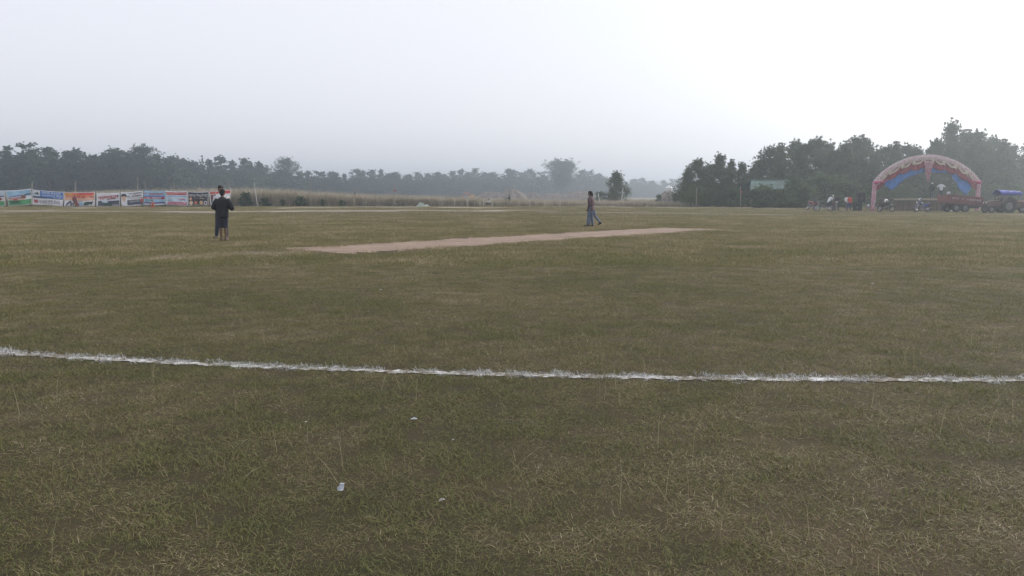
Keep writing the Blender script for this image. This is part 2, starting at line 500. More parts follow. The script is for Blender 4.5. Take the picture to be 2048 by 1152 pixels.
# chalk line: powder on the soil and coated blades
M_LIME = None
def lime_material(name, cover):
    m, n, l, b = new_mat(name)
    b.inputs['Roughness'].default_value = 0.95
    no = world_noise(n, l, 14.0, 6, 0.7); n2 = world_noise(n, l, 2.2, 3, 0.6)
    s = mathn(n, l, 'ADD', mathn(n, l, 'MULTIPLY', no, 0.65), mathn(n, l, 'MULTIPLY', n2, 0.35))
    c = ramp(n, l, s, [(cover - 0.07, (0.16, 0.13, 0.09, 1)), (cover, (0.46, 0.44, 0.41, 1)), (cover + 0.09, (0.74, 0.74, 0.73, 1))])
    l.new(c, b.inputs['Base Color'])
    bp = n.new('ShaderNodeBump'); bp.inputs['Strength'].default_value = 0.6; bp.inputs['Distance'].default_value = 0.01
    l.new(no, bp.inputs['Height']); l.new(bp.outputs['Normal'], b.inputs['Normal'])
    return m
def line_sheet(name, cx, cy, hw, z, mat, label, jitter=0.25):
    """irregular-edged strip along a polyline (arrays), hw = half width"""
    n = len(cx)
    tx, ty = np.gradient(cx), np.gradient(cy); q = np.hypot(tx, ty); nx, ny = -ty / q, tx / q
    wl_ = hw * (1 + jitter * (rng.random(n) - 0.5) * 2); wr_ = hw * (1 + jitter * (rng.random(n) - 0.5) * 2)
    V = np.concatenate([np.stack([cx - nx * wl_, cy - ny * wl_, np.full(n, z)], 1), np.stack([cx + nx * wr_, cy + ny * wr_, np.full(n, z)], 1)])
    i = np.arange(n - 1)
    me = np_mesh(name, V, np.stack([i, i + 1, n + i + 1, n + i], 1))
    o = link_mesh(name, me, mat)
    return tag(o, label, 'line', kind='structure')
M_LIME = lime_material('lime_powder', 0.53)
M_LIME_FAINT = lime_material('lime_faint', 0.56)
lx = np.arange(-7.5, 8.5, 0.04); ly = np.polyval(LINE, lx)
line_sheet('boundary_line', lx, ly - 0.015, 0.055, 0.006, M_LIME, 'white chalk boundary line across the foreground grass', 0.55)
chalk_p = [blade_patch('chalked', rng, 0.06, 40, 0.015, 0.05, 0.002, 0.0038, M_CHALK_BLADE, up=(0.0, 1.0), tint=(0.0, 1.0)) for _ in range(5)]
chalk_p += [blade_patch('chalked_tall', rng, 0.05, 9, 0.03, 0.075, 0.002, 0.004, M_CHALK_BLADE, up=(0.5, 1.45), tint=(0.3, 1.0)) for _ in range(2)]
nb = 1500
bx = -7.5 + 16 * rng.random(nb); by = np.polyval(LINE, bx) + rng.normal(0.025, 0.055, nb)
dens = np.clip(0.5 + 0.35 * np.sin(bx * 2.1 + 1) * np.sin(bx * 5.3) + 0.4 * np.sin(bx * 13.7 + 2 * np.sin(bx * 3)), 0, 1)
kk = rng.random(nb) < 0.15 + 0.85 * dens; bx, by = bx[kk], by[kk]
vi = np.where(rng.random(len(bx)) < 0.9, rng.integers(0, 5, len(bx)), rng.integers(5, 7, len(bx)))
instancer('chalked_grass', np.stack([bx, by, np.full(len(bx), 0.004)], 1), rng.random(len(bx)) * 6.283, 0.7 + 0.6 * rng.random(len(bx)), chalk_p, vi,
          'white coated grass blades along the chalk boundary line', 'grass')
def far_line(pts, hw, mat, label):
    p = np.array([[*G(*q)[:2]] for q in pts])
    t = np.concatenate([[0], np.cumsum(np.hypot(*np.diff(p, axis=0).T))]); u = np.arange(0, t[-1], 0.4)
    line_sheet('chalk_line', np.interp(u, t, p[:, 0]), np.interp(u, t, p[:, 1]), hw, 0.008, mat, label, 0.5)
far_line([(-80, 420.5), (150, 421.8), (290, 423), (430, 425)], 0.30, M_LIME, 'faded white chalk line on the dirt below the banners')
far_line([(80, 449), (200, 446), (330, 441.5)], 0.10, M_LIME_FAINT, 'faint broken chalk line on the outfield at far left')
far_line([(540, 437), (590, 435.5), (622, 436)], 0.14, M_LIME, 'short bright chalk dash on the outfield right of the dark clad pair')
far_line([(600, 421), (700, 421.6), (760, 421.3)], 0.55, M_LIME_FAINT, 'pale chalky streak on the dirt by the tall grass')
far_line([(770, 421.5), (860, 420.8), (900, 420.4)], 0.42, M_LIME, 'long pale chalk streak on the dirt before the short posts')
far_line([(1060, 424), (1180, 424.3), (1290, 425.3)], 0.16, M_LIME, 'thin chalk line behind the two walking men')
far_line([(680, 413.8), (760, 413.4), (840, 414)], 0.5, M_LIME_FAINT, 'narrow pale streak at the foot of the tall grass')

# ------------------------------------------------------------------ the pitch
def pitch_material():
    m, n, l, b = new_mat('pitch_clay')
    b.inputs['Roughness'].default_value = 0.9
    a = world_noise(n, l, 0.8, 6, 0.7, stretch=(1, 1.8, 1)); c = world_noise(n, l, 7.0, 6, 0.75)
    s = mathn(n, l, 'ADD', mathn(n, l, 'MULTIPLY', a, 0.6), mathn(n, l, 'MULTIPLY', c, 0.4))
    cc = ramp(n, l, s, [(0.36, (0.125, 0.086, 0.053, 1)), (0.44, (0.215, 0.145, 0.098, 1)), (0.52, (0.275, 0.188, 0.132, 1)), (0.60, (0.35, 0.252, 0.182, 1))])
    l.new(cc, b.inputs['Base Color'])
    bp = n.new('ShaderNodeBump'); bp.inputs['Strength'].default_value = 0.5; bp.inputs['Distance'].default_value = 0.02
    l.new(c, bp.inputs['Height']); l.new(bp.outputs['Normal'], b.inputs['Normal'])
    return m
pu = np.linspace(-0.2, PITCH_L - 0.1, 130)
line_sheet('pitch', PITCH_C0.x + PITCH_DIR.x * pu, PITCH_C0.y + PITCH_DIR.y * pu, PITCH_HW, 0.010, pitch_material(),
           'bare reddish clay cricket pitch strip in the middle of the field', 0.26)['category'] = 'pitch'

# ------------------------------------------------------------------ trees
def leaf_material(name, stops, trans=0.25):
    m, n, l, b = new_mat(name)
    b.inputs['Roughness'].default_value = 0.6
    b.inputs['Specular IOR Level'].default_value = 0.2
    oi = n.new('ShaderNodeObjectInfo')
    f = mathn(n, l, 'ADD', mathn(n, l, 'MULTIPLY', attr(n, 'tint'), 0.55), mathn(n, l, 'MULTIPLY', oi.outputs['Random'], 0.5))
    c = ramp(n, l, f, stops)
    l.new(c, b.inputs['Base Color'])
    tr = n.new('ShaderNodeBsdfTranslucent'); l.new(c, tr.inputs['Color'])
    mx = n.new('ShaderNodeMixShader'); mx.inputs[0].default_value = trans
    l.new(b.outputs[0], mx.inputs[1]); l.new(tr.outputs[0], mx.inputs[2]); l.new(mx.outputs[0], n['Material Output'].inputs['Surface'])
    return m
M_LEAF_WOOD = leaf_material('wood_leaves', [(0.0, (0.022, 0.044, 0.020, 1)), (0.5, (0.044, 0.076, 0.032, 1)), (1.0, (0.085, 0.115, 0.050, 1))])
M_LEAF_GROVE = leaf_material('grove_leaves', [(0.0, (0.045, 0.066, 0.026, 1)), (0.5, (0.085, 0.112, 0.044, 1)), (1.0, (0.13, 0.15, 0.065, 1))], 0.36)
M_LEAF_SHRUB = leaf_material('shrub_leaves', [(0.0, (0.045, 0.078, 0.028, 1)), (0.5, (0.080, 0.130, 0.045, 1)), (1.0, (0.13, 0.175, 0.066, 1))], 0.34)
M_BARK = plain('bark', (0.11, 0.085, 0.062), 0.95, var=0.4, scale=3)

def leaf_cards(rng, centers, radii, counts, leaf, up_bias=0.3):
    P, T = [], []
    for c, r, n in zip(centers, radii, counts):
        d = rng.normal(size=(n, 3)); d /= np.linalg.norm(d, axis=1, keepdims=True)
        q = np.where(rng.random(n) < 0.5, rng.random(n) ** 0.5, np.abs(rng.normal(0, 0.62, n)))     # dense heart, feathery rim
        P.append(np.asarray(c) + d * q[:, None] * np.asarray(r)); T.append(np.clip(0.5 + rng.normal(0, 0.16) + rng.normal(0, 0.13, n), 0, 1))
    P = np.concatenate(P); T = np.concatenate(T); n = len(P)
    nr = rng.normal(size=(n, 3)); nr[:, 2] += up_bias; nr /= np.linalg.norm(nr, axis=1, keepdims=True)
    a = np.cross(nr, rng.normal(size=(n, 3))); a /= np.linalg.norm(a, axis=1, keepdims=True)
    b = np.cross(nr, a)
    L = leaf * (0.6 + 0.8 * rng.random(n))[:, None]; W = L * 0.55
    V = np.stack([P - a * L / 2, P - b * W / 2, P + a * L / 2, P + b * W / 2], 1).reshape(-1, 3)
    Fq = np.arange(n * 4).reshape(-1, 4)
    return V, Fq, np.repeat(T, 4)
def make_tree(name, seed, height, crown_w, crown_base, clumps, per, leaf, mat, shape='round', trunk_r=None, sparse=0.0):
    rng = np.random.default_rng(seed)
    tr = trunk_r or height * 0.018
    lean = rng.normal(0, 0.03, 2) * height
    def trunk_at(z):
        q = z / height
        return np.array([lean[0] * q * q + 0.012 * height * math.sin(q * 5 + seed), lean[1] * q * q + 0.012 * height * math.cos(q * 4 + seed), z])
    def env(q):       # crown half width at relative crown height q
        if shape == 'round': return math.sin(math.pi * min(1, 0.12 + 0.86 * q) ** 0.85) ** 0.65
        if shape == 'cone': return max(0.12, (1 - q) ** 0.75)
        if shape == 'column': return 0.30 + 0.60 * math.sin(math.pi * min(1, 0.15 + 0.85 * q))
        if shape == 'egg': return (0.75 + 0.25 * q / 0.3) if q < 0.3 else max(0.1, 1.0 - 0.95 * ((q - 0.3) / 0.7) ** 1.5)
        if shape == 'umbrella': return [0.30, 0.95, 0.45, 1.0, 0.5, 0.85, 0.35, 0.35][min(7, int(q * 8))]
        if shape == 'vase': return 0.35 + 0.75 * q if q < 0.75 else 1.0 - 1.6 * (q - 0.75)
        return 1.0
    mb = MB()
    zs = np.linspace(0, height * 0.93, 8)
    mb.tube([trunk_at(z) for z in zs], [tr * (1.25 if i == 0 else 1 - 0.82 * i / 7) for i in range(8)], 7)
    cs, rs, ns = [], [], []
    hz = height - crown_base
    for i in range(clumps):
        q = (i + rng.random()) / clumps
        q = q ** 0.9
        a = i * 2.399 + rng.normal(0, 0.5)
        e = env(q) * crown_w
        rad = e * (0.25 + 0.75 * math.sqrt(rng.random()))
        cr = crown_w * (0.30 + 0.2 * rng.random()) * (0.8 if shape in ('umbrella', 'cone') else 1.0) * (1.0 if shape == 'umbrella' else 1.08 - 0.5 * q)
        z = crown_base + q * hz
        z = min(z, height - cr * 0.6)
        ctr = trunk_at(z) + np.array([math.cos(a) * max(0, rad - cr * 0.5), math.sin(a) * max(0, rad - cr * 0.5), 0])
        flat = 0.32 if shape == 'umbrella' else 0.72
        cs.append(ctr); rs.append((cr, cr, cr * flat * (0.8 + 0.4 * rng.random()))); ns.append(int(per * (0.7 + 0.6 * rng.random()) * (1 - sparse * rng.random())))
        z0 = max(crown_base * 0.75, z - max(rad, 0.2 * hz) * (0.35 if shape == 'umbrella' else 0.8))
        p0 = trunk_at(min(z0, height * 0.88)); mid = p0 * 0.45 + ctr * 0.55 + np.array([0, 0, 0.04 * height * rng.random()])
        mb.tube([p0, mid, ctr], [tr * 0.42 * (1 - 0.6 * q), tr * 0.26, tr * 0.10], 5)
        for _ in range(4):      # loose twigs past the clump, so the outline stays ragged
            d = rng.normal(size=3); d[2] = abs(d[2]) * 0.8; d /= np.linalg.norm(d)
            t = ctr + d * cr * (1.0 + 0.5 * rng.random()) * np.array([1, 1, flat + 0.25])
            cs.append(t); rs.append((cr * 0.3, cr * 0.3, cr * 0.26)); ns.append(max(4, int(per * 0.07)))
            mb.tube([ctr, t], [tr * 0.08, tr * 0.03], 3, caps=False)
    V, Fq, T = leaf_cards(rng, cs, rs, ns, leaf)
    V[:, 2] = np.maximum(V[:, 2], 0.02)
    cm = np_mesh(name + '_crown', V, Fq); add_attr(cm, 'tint', T); cm.materials.append(mat)
    tm = mb.mesh(name + '_trunk', smooth=True); tm.materials.append(M_BARK)
    top = float(np.percentile(V[:, 2], 99.6))
    return dict(trunk=tm, crown=cm, top=top)
def plant_tree(proto, base, height, rz, label, group=None, name='tree', widen=1.0, cat='tree'):
    s = height / proto['top']
    root = empty(name, base, rz)
    root.scale = (s * widen, s * widen, s)
    link_mesh('trunk', proto['trunk'], None, root); link_mesh('crown', proto['crown'], None, root)
    tag(root, label, cat, group)
    return root

WOOD = [make_tree('wood_a', 1, 14, 3.6, 2.0, 20, 190, 0.50, M_LEAF_WOOD),
        make_tree('wood_b', 2, 15, 3.1, 2.0, 20, 180, 0.50, M_LEAF_WOOD, 'column'),
        make_tree('wood_c', 3, 13, 4.1, 1.6, 22, 180, 0.50, M_LEAF_WOOD),
        make_tree('wood_d', 4, 15, 3.8, 2.4, 20, 180, 0.52, M_LEAF_WOOD, 'vase'),
        make_tree('wood_e', 5, 14, 3.2, 1.6, 20, 180, 0.48, M_LEAF_WOOD),
        make_tree('wood_f', 6, 12, 2.6, 1.2, 16, 170, 0.48, M_LEAF_WOOD, 'cone')]
UMBRELLA = make_tree('layered', 9, 18, 7.4, 6.5, 60, 150, 0.46, M_LEAF_WOOD, 'umbrella')
TALLROUND = make_tree('tall_round', 12, 19, 7.6, 9.5, 34, 200, 0.46, M_LEAF_WOOD, 'round', sparse=0.3)
SPREAD = make_tree('spreading', 14, 20, 10.5, 7.0, 60, 300, 0.5, M_LEAF_WOOD, 'vase', sparse=0.3)
SPIRE = make_tree('spire', 15, 17, 1.3, 7.0, 16, 60, 0.4, M_LEAF_WOOD, 'cone', sparse=0.4)
PALMISH = make_tree('bushy_top', 16, 14, 4.0, 6.5, 24, 120, 0.55, M_LEAF_WOOD, 'vase', sparse=0.3)

TL_X = [-300, 0, 300, 600, 900, 1200, 1380]; TL_D = [245, 250, 290, 395, 500, 580, 760]
def tl_depth(x): return float(np.interp(x, TL_X, TL_D))
PROFILE = [(-60, 300), (-25, 306), (0, 308), (18, 311), (42, 293), (62, 306), (80, 313), (97, 303), (114, 311), (132, 302), (152, 300), (172, 306), (188, 319), (205, 312),
           (222, 311), (243, 305), (262, 303), (318, 318), (334, 323), (352, 317), (368, 319), (384, 329), (396, 324), (420, 320), (441, 319), (462, 326), (482, 324),
           (498, 331), (516, 326), (535, 337), (555, 340), (600, 343), (617, 346), (636, 346), (655, 343), (675, 347), (693, 347), (730, 347), (747, 345), (762, 341), (778, 350),
           (793, 346), (812, 350), (830, 348), (850, 349), (870, 345), (888, 349), (904, 343), (920, 337), (937, 346), (955, 339), (971, 348), (985, 349), (998, 356), (1014, 341),
           (1030, 345), (1046, 345), (1062, 343), (1078, 346), (1092, 351), (1163, 342), (1180, 344), (1196, 349), (1212, 356), (1250, 364), (1268, 361), (1288, 358), (1306, 362),
           (1326, 362), (1345, 360), (1362, 357)]
rnd = random.Random(5)
for i, (x, y) in enumerate(PROFILE):
    d = tl_depth(x) * rnd.uniform(0.97, 1.04)
    p = AT(x + rnd.uniform(-3, 3), y, d)
    where = ('behind the banners at left' if x < 470 else 'above the tall dry grass' if x < 860 else 'behind the sand heaps' if x < 1225 else 'far off behind the lone bushy tree')
    plant_tree(WOOD[rnd.choice([0, 1, 2, 3, 4, 5, 0, 2])], (p.x, d, 0), (p.z + 0.6) * rnd.uniform(0.94, 1.06), rnd.uniform(0, 6.28),
               'hazy dark green tree in the wood edge ' + where, 'trees of the wood edge ' + where, 'wood_tree', widen=rnd.uniform(1.2, 1.75))
def special(proto, x, y, dd, label, widen=1.0, rz=0.0):
    d = tl_depth(x) + dd; p = AT(x, y, d)
    plant_tree(proto, (p.x, d, 0), p.z, rz, label, None, 'wood_tree', widen)
special(UMBRELLA, 287, 290, -12, 'tall layered flat-branched tree rising above the wood behind the portrait banner', 1.0, 0.6)
special(TALLROUND, 573, 314, -8, 'tall round crowned tree standing well above the wood over the tall grass', 0.95, 1.0)
special(SPREAD, 1122, 318, -95, 'big spreading tree with ragged open crown above the sand heaps', 1.0, 2.0)
special(SPIRE, 407, 311, 4, 'thin spiky tree top poking out of the wood above the dark clad pair', 1.0)
special(PALMISH, 715, 338, -8, 'shaggy topped tree with drooping tufts in the wood line left of centre', 1.0, 0.3)
# second rank and undergrowth: one mass without gaps
def foliage_lump(seed, r, h, n, leaf, mat):
    rng = np.random.default_rng(seed)
    cs = [(rng.normal(0, r * 0.35), rng.normal(0, r * 0.35), h * (0.2 + 0.5 * rng.random())) for _ in range(7)]
    V, Fq, T = leaf_cards(rng, cs, [(r * 0.6, r * 0.6, h * 0.34)] * 7, [n // 7] * 7, leaf)
    V[:, 2] = np.maximum(V[:, 2], 0.0)
    me = np_mesh('foliage_lump', V, Fq); add_attr(me, 'tint', T); me.materials.append(mat)
    return me
lumps = [foliage_lump(40 + i, 4.0, 7.5, 700, 0.6, M_LEAF_WOOD) for i in range(4)]
ux, ud, us = [], [], []
px_, py_ = [p[0] for p in PROFILE], [p[1] for p in PROFILE]
for k in range(1500):
    x = rng.uniform(-330, 1385); d = tl_depth(x) * rng.uniform(0.985, 1.10)
    h_ = AT(x, np.interp(x, px_, py_), d).z
    q = AT(x, 392, d); ux.append(q.x); ud.append(d); us.append(h_ * rng.uniform(0.55, 0.93) / 7.5)
n_ = len(ux)
instancer('undergrowth', np.stack([ux, ud, np.zeros(n_)], 1), rng.random(n_) * 6.28, us, lumps, rng.integers(0, 4, n_),
          'dense dark undergrowth and far ranks of the hazy wood', 'undergrowth')

# grove on the right
GROVE = [make_tree('grove_a', 21, 9, 2.9, 0.6, 44, 300, 0.23, M_LEAF_GROVE, 'egg'),
         make_tree('grove_b', 22, 9, 2.6, 0.6, 44, 290, 0.23, M_LEAF_GROVE, 'round'),
         make_tree('grove_c', 23, 10, 3.1, 0.8, 46, 290, 0.24, M_LEAF_GROVE, 'egg'),
         make_tree('grove_d', 24, 8, 2.8, 0.5, 42, 290, 0.22, M_LEAF_GROVE, 'round'),
         make_tree('grove_e', 25, 9, 2.6, 0.6, 42, 290, 0.23, M_LEAF_GROVE, 'egg')]
GP = [(1378, 334, 128), (1396, 321, 120), (1418, 330, 126), (1442, 311, 118), (1463, 321, 122), (1486, 327, 116), (1506, 335, 124), (1527, 318, 132), (1545, 296, 128), (1563, 289, 124), (1590, 284, 130),
      (1612, 288, 120), (1634, 279, 126), (1654, 287, 134), (1672, 301, 122), (1690, 287, 118), (1708, 275, 124), (1728, 281, 130), (1752, 305, 120), (1772, 294, 126), (1792, 286, 118), (1812, 292, 132),
      (1834, 297, 122), (1854, 300, 128), (1876, 282, 118), (1906, 246, 122), (1932, 262, 130), (1957, 264, 118), (1984, 276, 126), (2008, 281, 116), (2032, 291, 124), (2056, 290, 118), (2082, 286, 126),
      (2110, 280, 120)]
for i, (x, y, d) in enumerate(GP):
    p = AT(x, y, d)
    where = ('left of the green roof' if x < 1520 else 'behind the green roof and parked motorcycles' if x < 1745 else 'behind the decorated arch' if x < 1965 else 'behind the tractor')
    lab, grp = 'hazy leafy tree in the grove ' + where, 'grove trees ' + where
    if x == 1906: lab, grp = 'tallest tree of the grove, rising above the right half of the arch', None
    plant_tree(GROVE[2] if x == 1906 else GROVE[rnd.randrange(5)], (p.x, d, 0), p.z + 0.15, rnd.uniform(0, 6.28), lab, grp, 'grove_tree', widen=rnd.uniform(0.78, 1.12))
BUSHTREE = make_tree('bushy_tree', 31, 6.2, 2.5, 0.3, 40, 240, 0.2, M_LEAF_GROVE, 'egg')
q = G(1233, 405); qd = 150.0
p = AT(1233, 343, qd)
plant_tree(BUSHTREE, (p.x, qd, 0), p.z, 0.4, 'lone dark bushy tree tapering upward right of the walking men', None, 'bushy_tree', 1.15)
SHRUB = [make_tree('shrub_a', 51, 2.4, 1.3, 0.1, 16, 190, 0.16, M_LEAF_SHRUB), make_tree('shrub_b', 52, 3.0, 1.2, 0.1, 16, 190, 0.16, M_LEAF_SHRUB, 'column'),
         make_tree('shrub_c', 53, 2.0, 1.5, 0.1, 16, 190, 0.15, M_LEAF_SHRUB)]
for (x, ytop, d, lab, grp) in [
        (1592, 352, 104, 'broad green shrub half hiding the green roof', None), (1640, 345, 108, 'tall green shrub behind the red and black motorcycle', None), (1676, 350, 106, 'rounded green shrub behind the bending man', None),
        (1562, 384, 104, 'low green shrub under the eave of the green roof', None), (1528, 368, 105, 'dark shrub in front of the left end of the green roof', None),
        (1700, 362, 107, 'green shrub left of the arch post', None), (1745, 368, 110, 'shrub seen past the left arch post', None),
        (1800, 372, 108, 'shrub under the arch', 'shrubs seen through the arch'), (1825, 378, 106, 'shrub under the arch', 'shrubs seen through the arch'), (1850, 370, 110, 'shrub under the arch', 'shrubs seen through the arch'),
        (1905, 368, 110, 'shrub under the arch', 'shrubs seen through the arch'), (1935, 372, 108, 'shrub under the arch', 'shrubs seen through the arch'),
        (1985, 368, 108, 'shrub at the tractor', 'shrubs behind the tractor'), (2030, 366, 108, 'shrub at the tractor', 'shrubs behind the tractor'), (1470, 374, 112, 'shrub near the bamboo pole', 'shrubs at the grove foot left'),
        (1440, 370, 116, 'shrub near the bamboo pole', 'shrubs at the grove foot left'), (1410, 378, 118, 'shrub near the bamboo pole', 'shrubs at the grove foot left'), (1375, 384, 122, 'shrub near the bamboo pole', 'shrubs at the grove foot left'),
        (1318, 389, 128, 'low shrub left of the mound with the white tank', None), (1352, 386, 128, 'low shrub right of the white tank', None), (1511, 379, 104, 'leafy shrub at the left end of the green roof', None), (1587, 361, 104, 'shrub at the right part of the green roof', None), (1548, 383, 106, 'dark shrub before the shed wall', None), (1606, 366, 103, 'leafy shrub right of the green roof', None), (1200, 383, 152, 'low scrub bush left of the lone bushy tree', None), (490, 384, 119.4, 'dark green bush in the tall grass right of the dark clad pair', None),
        (600, 392, 119.4, 'small dark bush in the tall grass by the second bare pole', None), (645, 398, 119.4, 'small bush low in the tall grass', 'small bushes in the tall grass'), (683, 400, 119.4, 'small bush low in the tall grass', 'small bushes in the tall grass'),
        (530, 395, 119.4, 'small bush low in the tall grass', 'small bushes in the tall grass'), (565, 399, 119.4, 'small bush low in the tall grass', 'small bushes in the tall grass')]:
    p = AT(x, ytop, d)
    full = {'shrub under the arch': 'green shrub seen through the arch behind the platform', 'shrub at the tractor': 'green shrub behind the tractor and its blue canopy',
            'shrub near the bamboo pole': 'dark green shrub at the foot of the grove left of the green roof'}.get(lab, lab)
    plant_tree(SHRUB[rnd.randrange(3)], (p.x, d, 0), p.z, rnd.uniform(0, 6.28), full, grp, 'shrub', rnd.uniform(1.0, 1.5), 'shrub')
gl = [foliage_lump(70 + i, 2.2, 3.6, 520, 0.26, M_LEAF_GROVE) for i in range(3)]
ux, ud, us = [], [], []
for k in range(330):
    x = rng.uniform(1365, 2150); d = rng.uniform(112, 140)
    q = AT(x, 392, d); ux.append(q.x); ud.append(d); us.append(rng.uniform(0.5, 1.15))
n_ = len(ux)
instancer('grove_undergrowth', np.stack([ux, ud, np.zeros(n_)], 1), rng.random(n_) * 6.28, us, gl, rng.integers(0, 3, n_), 'shaded undergrowth filling the foot of the grove', 'undergrowth')

# ------------------------------------------------------------------ tall dry grass and rough ground beyond the field
def tall_grass_material(name, a, b_, c_):
    m, n, l, b = new_mat(name)
    b.inputs['Roughness'].default_value = 0.8
    f = mathn(n, l, 'ADD', mathn(n, l, 'MULTIPLY', attr(n, 'tint'), 0.6), mathn(n, l, 'MULTIPLY', world_noise(n, l, 0.16, 4, 0.6), 0.5))
    l.new(ramp(n, l, f, [(0.2, a), (0.5, b_), (0.85, c_)]), b.inputs['Base Color'])
    return m
M_TALL = tall_grass_material('tall_dry_grass', (0.20, 0.205, 0.11, 1), (0.40, 0.34, 0.245, 1), (0.60, 0.53, 0.43, 1))
def tall_clump(seed, h, r, n):
    g = np.random.default_rng(seed)
    return blade_patch('tall_clump', g, r, n, h * 0.55, h, 0.02, 0.05, M_TALL, up=(0.95, 1.56), tint=(0.1, 1.0), droop=0.5)
tc = [tall_clump(80 + i, 2.0, 0.55, 130) for i in range(5)]
def height_scale(x): return float(np.interp(x, [-100, 180, 460, 560, 620, 720, 900, 960, 1240, 1400, 1600], [0.95, 1.2, 1.45, 1.4, 1.2, 1.0, 0.8, 0.68, 0.5, 0.45, 0.4]))
tx, ty, ts = [], [], []
for k in range(5200):
    x = rng.uniform(-120, 1400)
    if x > 960 and rng.random() < 0.62: continue
    d = 120.5 + 26 * rng.random() ** 1.4
    if x > 1240: d -= 4
    q = AT(x, 392, d); tx.append(q.x); ty.append(d); ts.append(height_scale(x) * rng.uniform(0.7, 1.18))
n_ = len(tx)
instancer('tall_grass', np.stack([tx, ty, np.zeros(n_)], 1), rng.random(n_) * 6.28, ts, tc, rng.integers(0, 5, n_), 'tall dry grass bordering the far side of the field', 'tall grass')
tx, ty, ts = [], [], []
for k in range(1500):       # the same grass going on towards the wood
    x = rng.uniform(-200, 1380); d = 147 + 90 * rng.random()
    q = AT(x, 392, d); tx.append(q.x); ty.append(d); ts.append(min(0.75, height_scale(x)) * rng.uniform(0.7, 1.15))
n_ = len(tx)
instancer('meadow_grass', np.stack([tx, ty, np.zeros(n_)], 1), rng.random(n_) * 6.28, ts, tc, rng.integers(0, 5, n_), 'dry meadow grass running back towards the wood', 'tall grass')

# sand and gravel heaps
M_HEAP = plain('heap_gravel', (0.205, 0.175, 0.15), 0.95, var=0.3, scale=1.2, bump=0.8, bscale=6)
def heap(x, ytop, d, wpx, label, seed):
    g = np.random.default_rng(seed); top = AT(x, ytop, d); r = wpx * d / F / 2; h = top.z
    nu, nv = 40, 12; V = [(0, 0, h * 0.97)]; ph = g.random(6) * 6.28
    for j in range(1, nv + 1):
        q = j / nv
        for i in range(nu):
            a = 2 * math.pi * i / nu
            wob = 1 + 0.16 * math.sin(2 * a + ph[0]) + 0.10 * math.sin(3 * a + ph[1]) + 0.05 * math.sin(7 * a + ph[2])
            z = h * max(0, (1 - q ** 1.9)) * (1 + 0.05 * g.normal() + 0.10 * math.sin(3 * a + ph[3] + 4 * q) * q + 0.07 * math.sin(5 * a + ph[4]) * q)
            V.append((r * q * wob * math.cos(a), r * q * wob * math.sin(a), z if j < nv else -0.05))
    Fc = [(0, 1 + i, 1 + (i + 1) % nu) for i in range(nu)]
    for j in range(nv - 1):
        for i in range(nu):
            a, b = 1 + j * nu + i, 1 + j * nu + (i + 1) % nu
            Fc.append((a, a + nu, b + nu, b))
    me = np_mesh('sand_heap', V, Fc, smooth=True)
    tag(link_mesh('sand_heap', me, M_HEAP, None, (top.x, d, 0)), label, 'sand heap')
heap(400, 377, 160, 46, 'grey sand heap peeking over the black restaurant banner', 1)
heap(980, 384, 215, 80, 'low pale sand heap beside the yellow digger', 2)
heap(1022, 378, 205, 66, 'highest sand heap behind the standing dark figure', 3)
heap(1064, 386, 212, 60, 'small sand heap between the two larger heaps', 4)
heap(1105, 387, 208, 90, 'flat grey heap left of the walking men', 5)
heap(1158, 383, 206, 120, 'long grey heap directly behind the walking men', 6)

# ------------------------------------------------------------------ smoky air
hz = MB().box((0, 0, 14.5), (6100, 6100, 33.0))
ho = hz.build('haze', None)
hm = bpy.data.materials.new('haze_air'); hm.use_nodes = True
hn, hl = hm.node_tree.nodes, hm.node_tree.links
hn.clear()
h_out = hn.new('ShaderNodeOutputMaterial'); h_v = hn.new('ShaderNodeVolumePrincipled')
h_v.inputs['Color'].default_value = (0.81, 0.91, 1.0, 1)
h_v.inputs['Density'].default_value = 0.0013
h_v.inputs['Anisotropy'].default_value = 0.76
hl.new(h_v.outputs[0], h_out.inputs['Volume'])
ho.data.materials.append(hm)
tag(ho, 'pale smoky haze over the whole field', 'haze', kind='stuff')

# ------------------------------------------------------------------ people
def remeshed(name, mb, voxel, smooth=4):
    me = bpy.data.meshes.new(name); me.from_pydata(mb.v, [], mb.f); me.update()
    bm = bmesh.new(); bm.from_mesh(me); bmesh.ops.recalc_face_normals(bm, faces=bm.faces); bm.to_mesh(me); bm.free()
    o = bpy.data.objects.new('tmp', me); col.objects.link(o)
    r = o.modifiers.new('r', 'REMESH'); r.mode = 'VOXEL'; r.voxel_size = voxel; r.use_smooth_shade = True
    s_ = o.modifiers.new('s', 'SMOOTH'); s_.iterations = smooth; s_.factor = 0.5
    dg = bpy.context.evaluated_depsgraph_get()
    out = bpy.data.meshes.new_from_object(o.evaluated_get(dg)); out.name = name
    bpy.data.objects.remove(o); bpy.data.meshes.remove(me)
    out.materials.clear()
    return out
def cloth(name, c, var=0.18, scale=5.0): return plain(name, c, 0.9, 0, var, scale, 0.4, 18)
M_SKIN = plain('skin_brown', (0.15, 0.085, 0.055), 0.55, var=0.08)
M_HAIR = plain('hair_black', (0.008, 0.0075, 0.0075), 0.85, var=0.3, scale=20)
M_SHOE_DARK = plain('shoe_dark', (0.03, 0.028, 0.027), 0.6)
M_SHOE_BROWN = plain('shoe_brown', (0.12, 0.075, 0.05), 0.7)
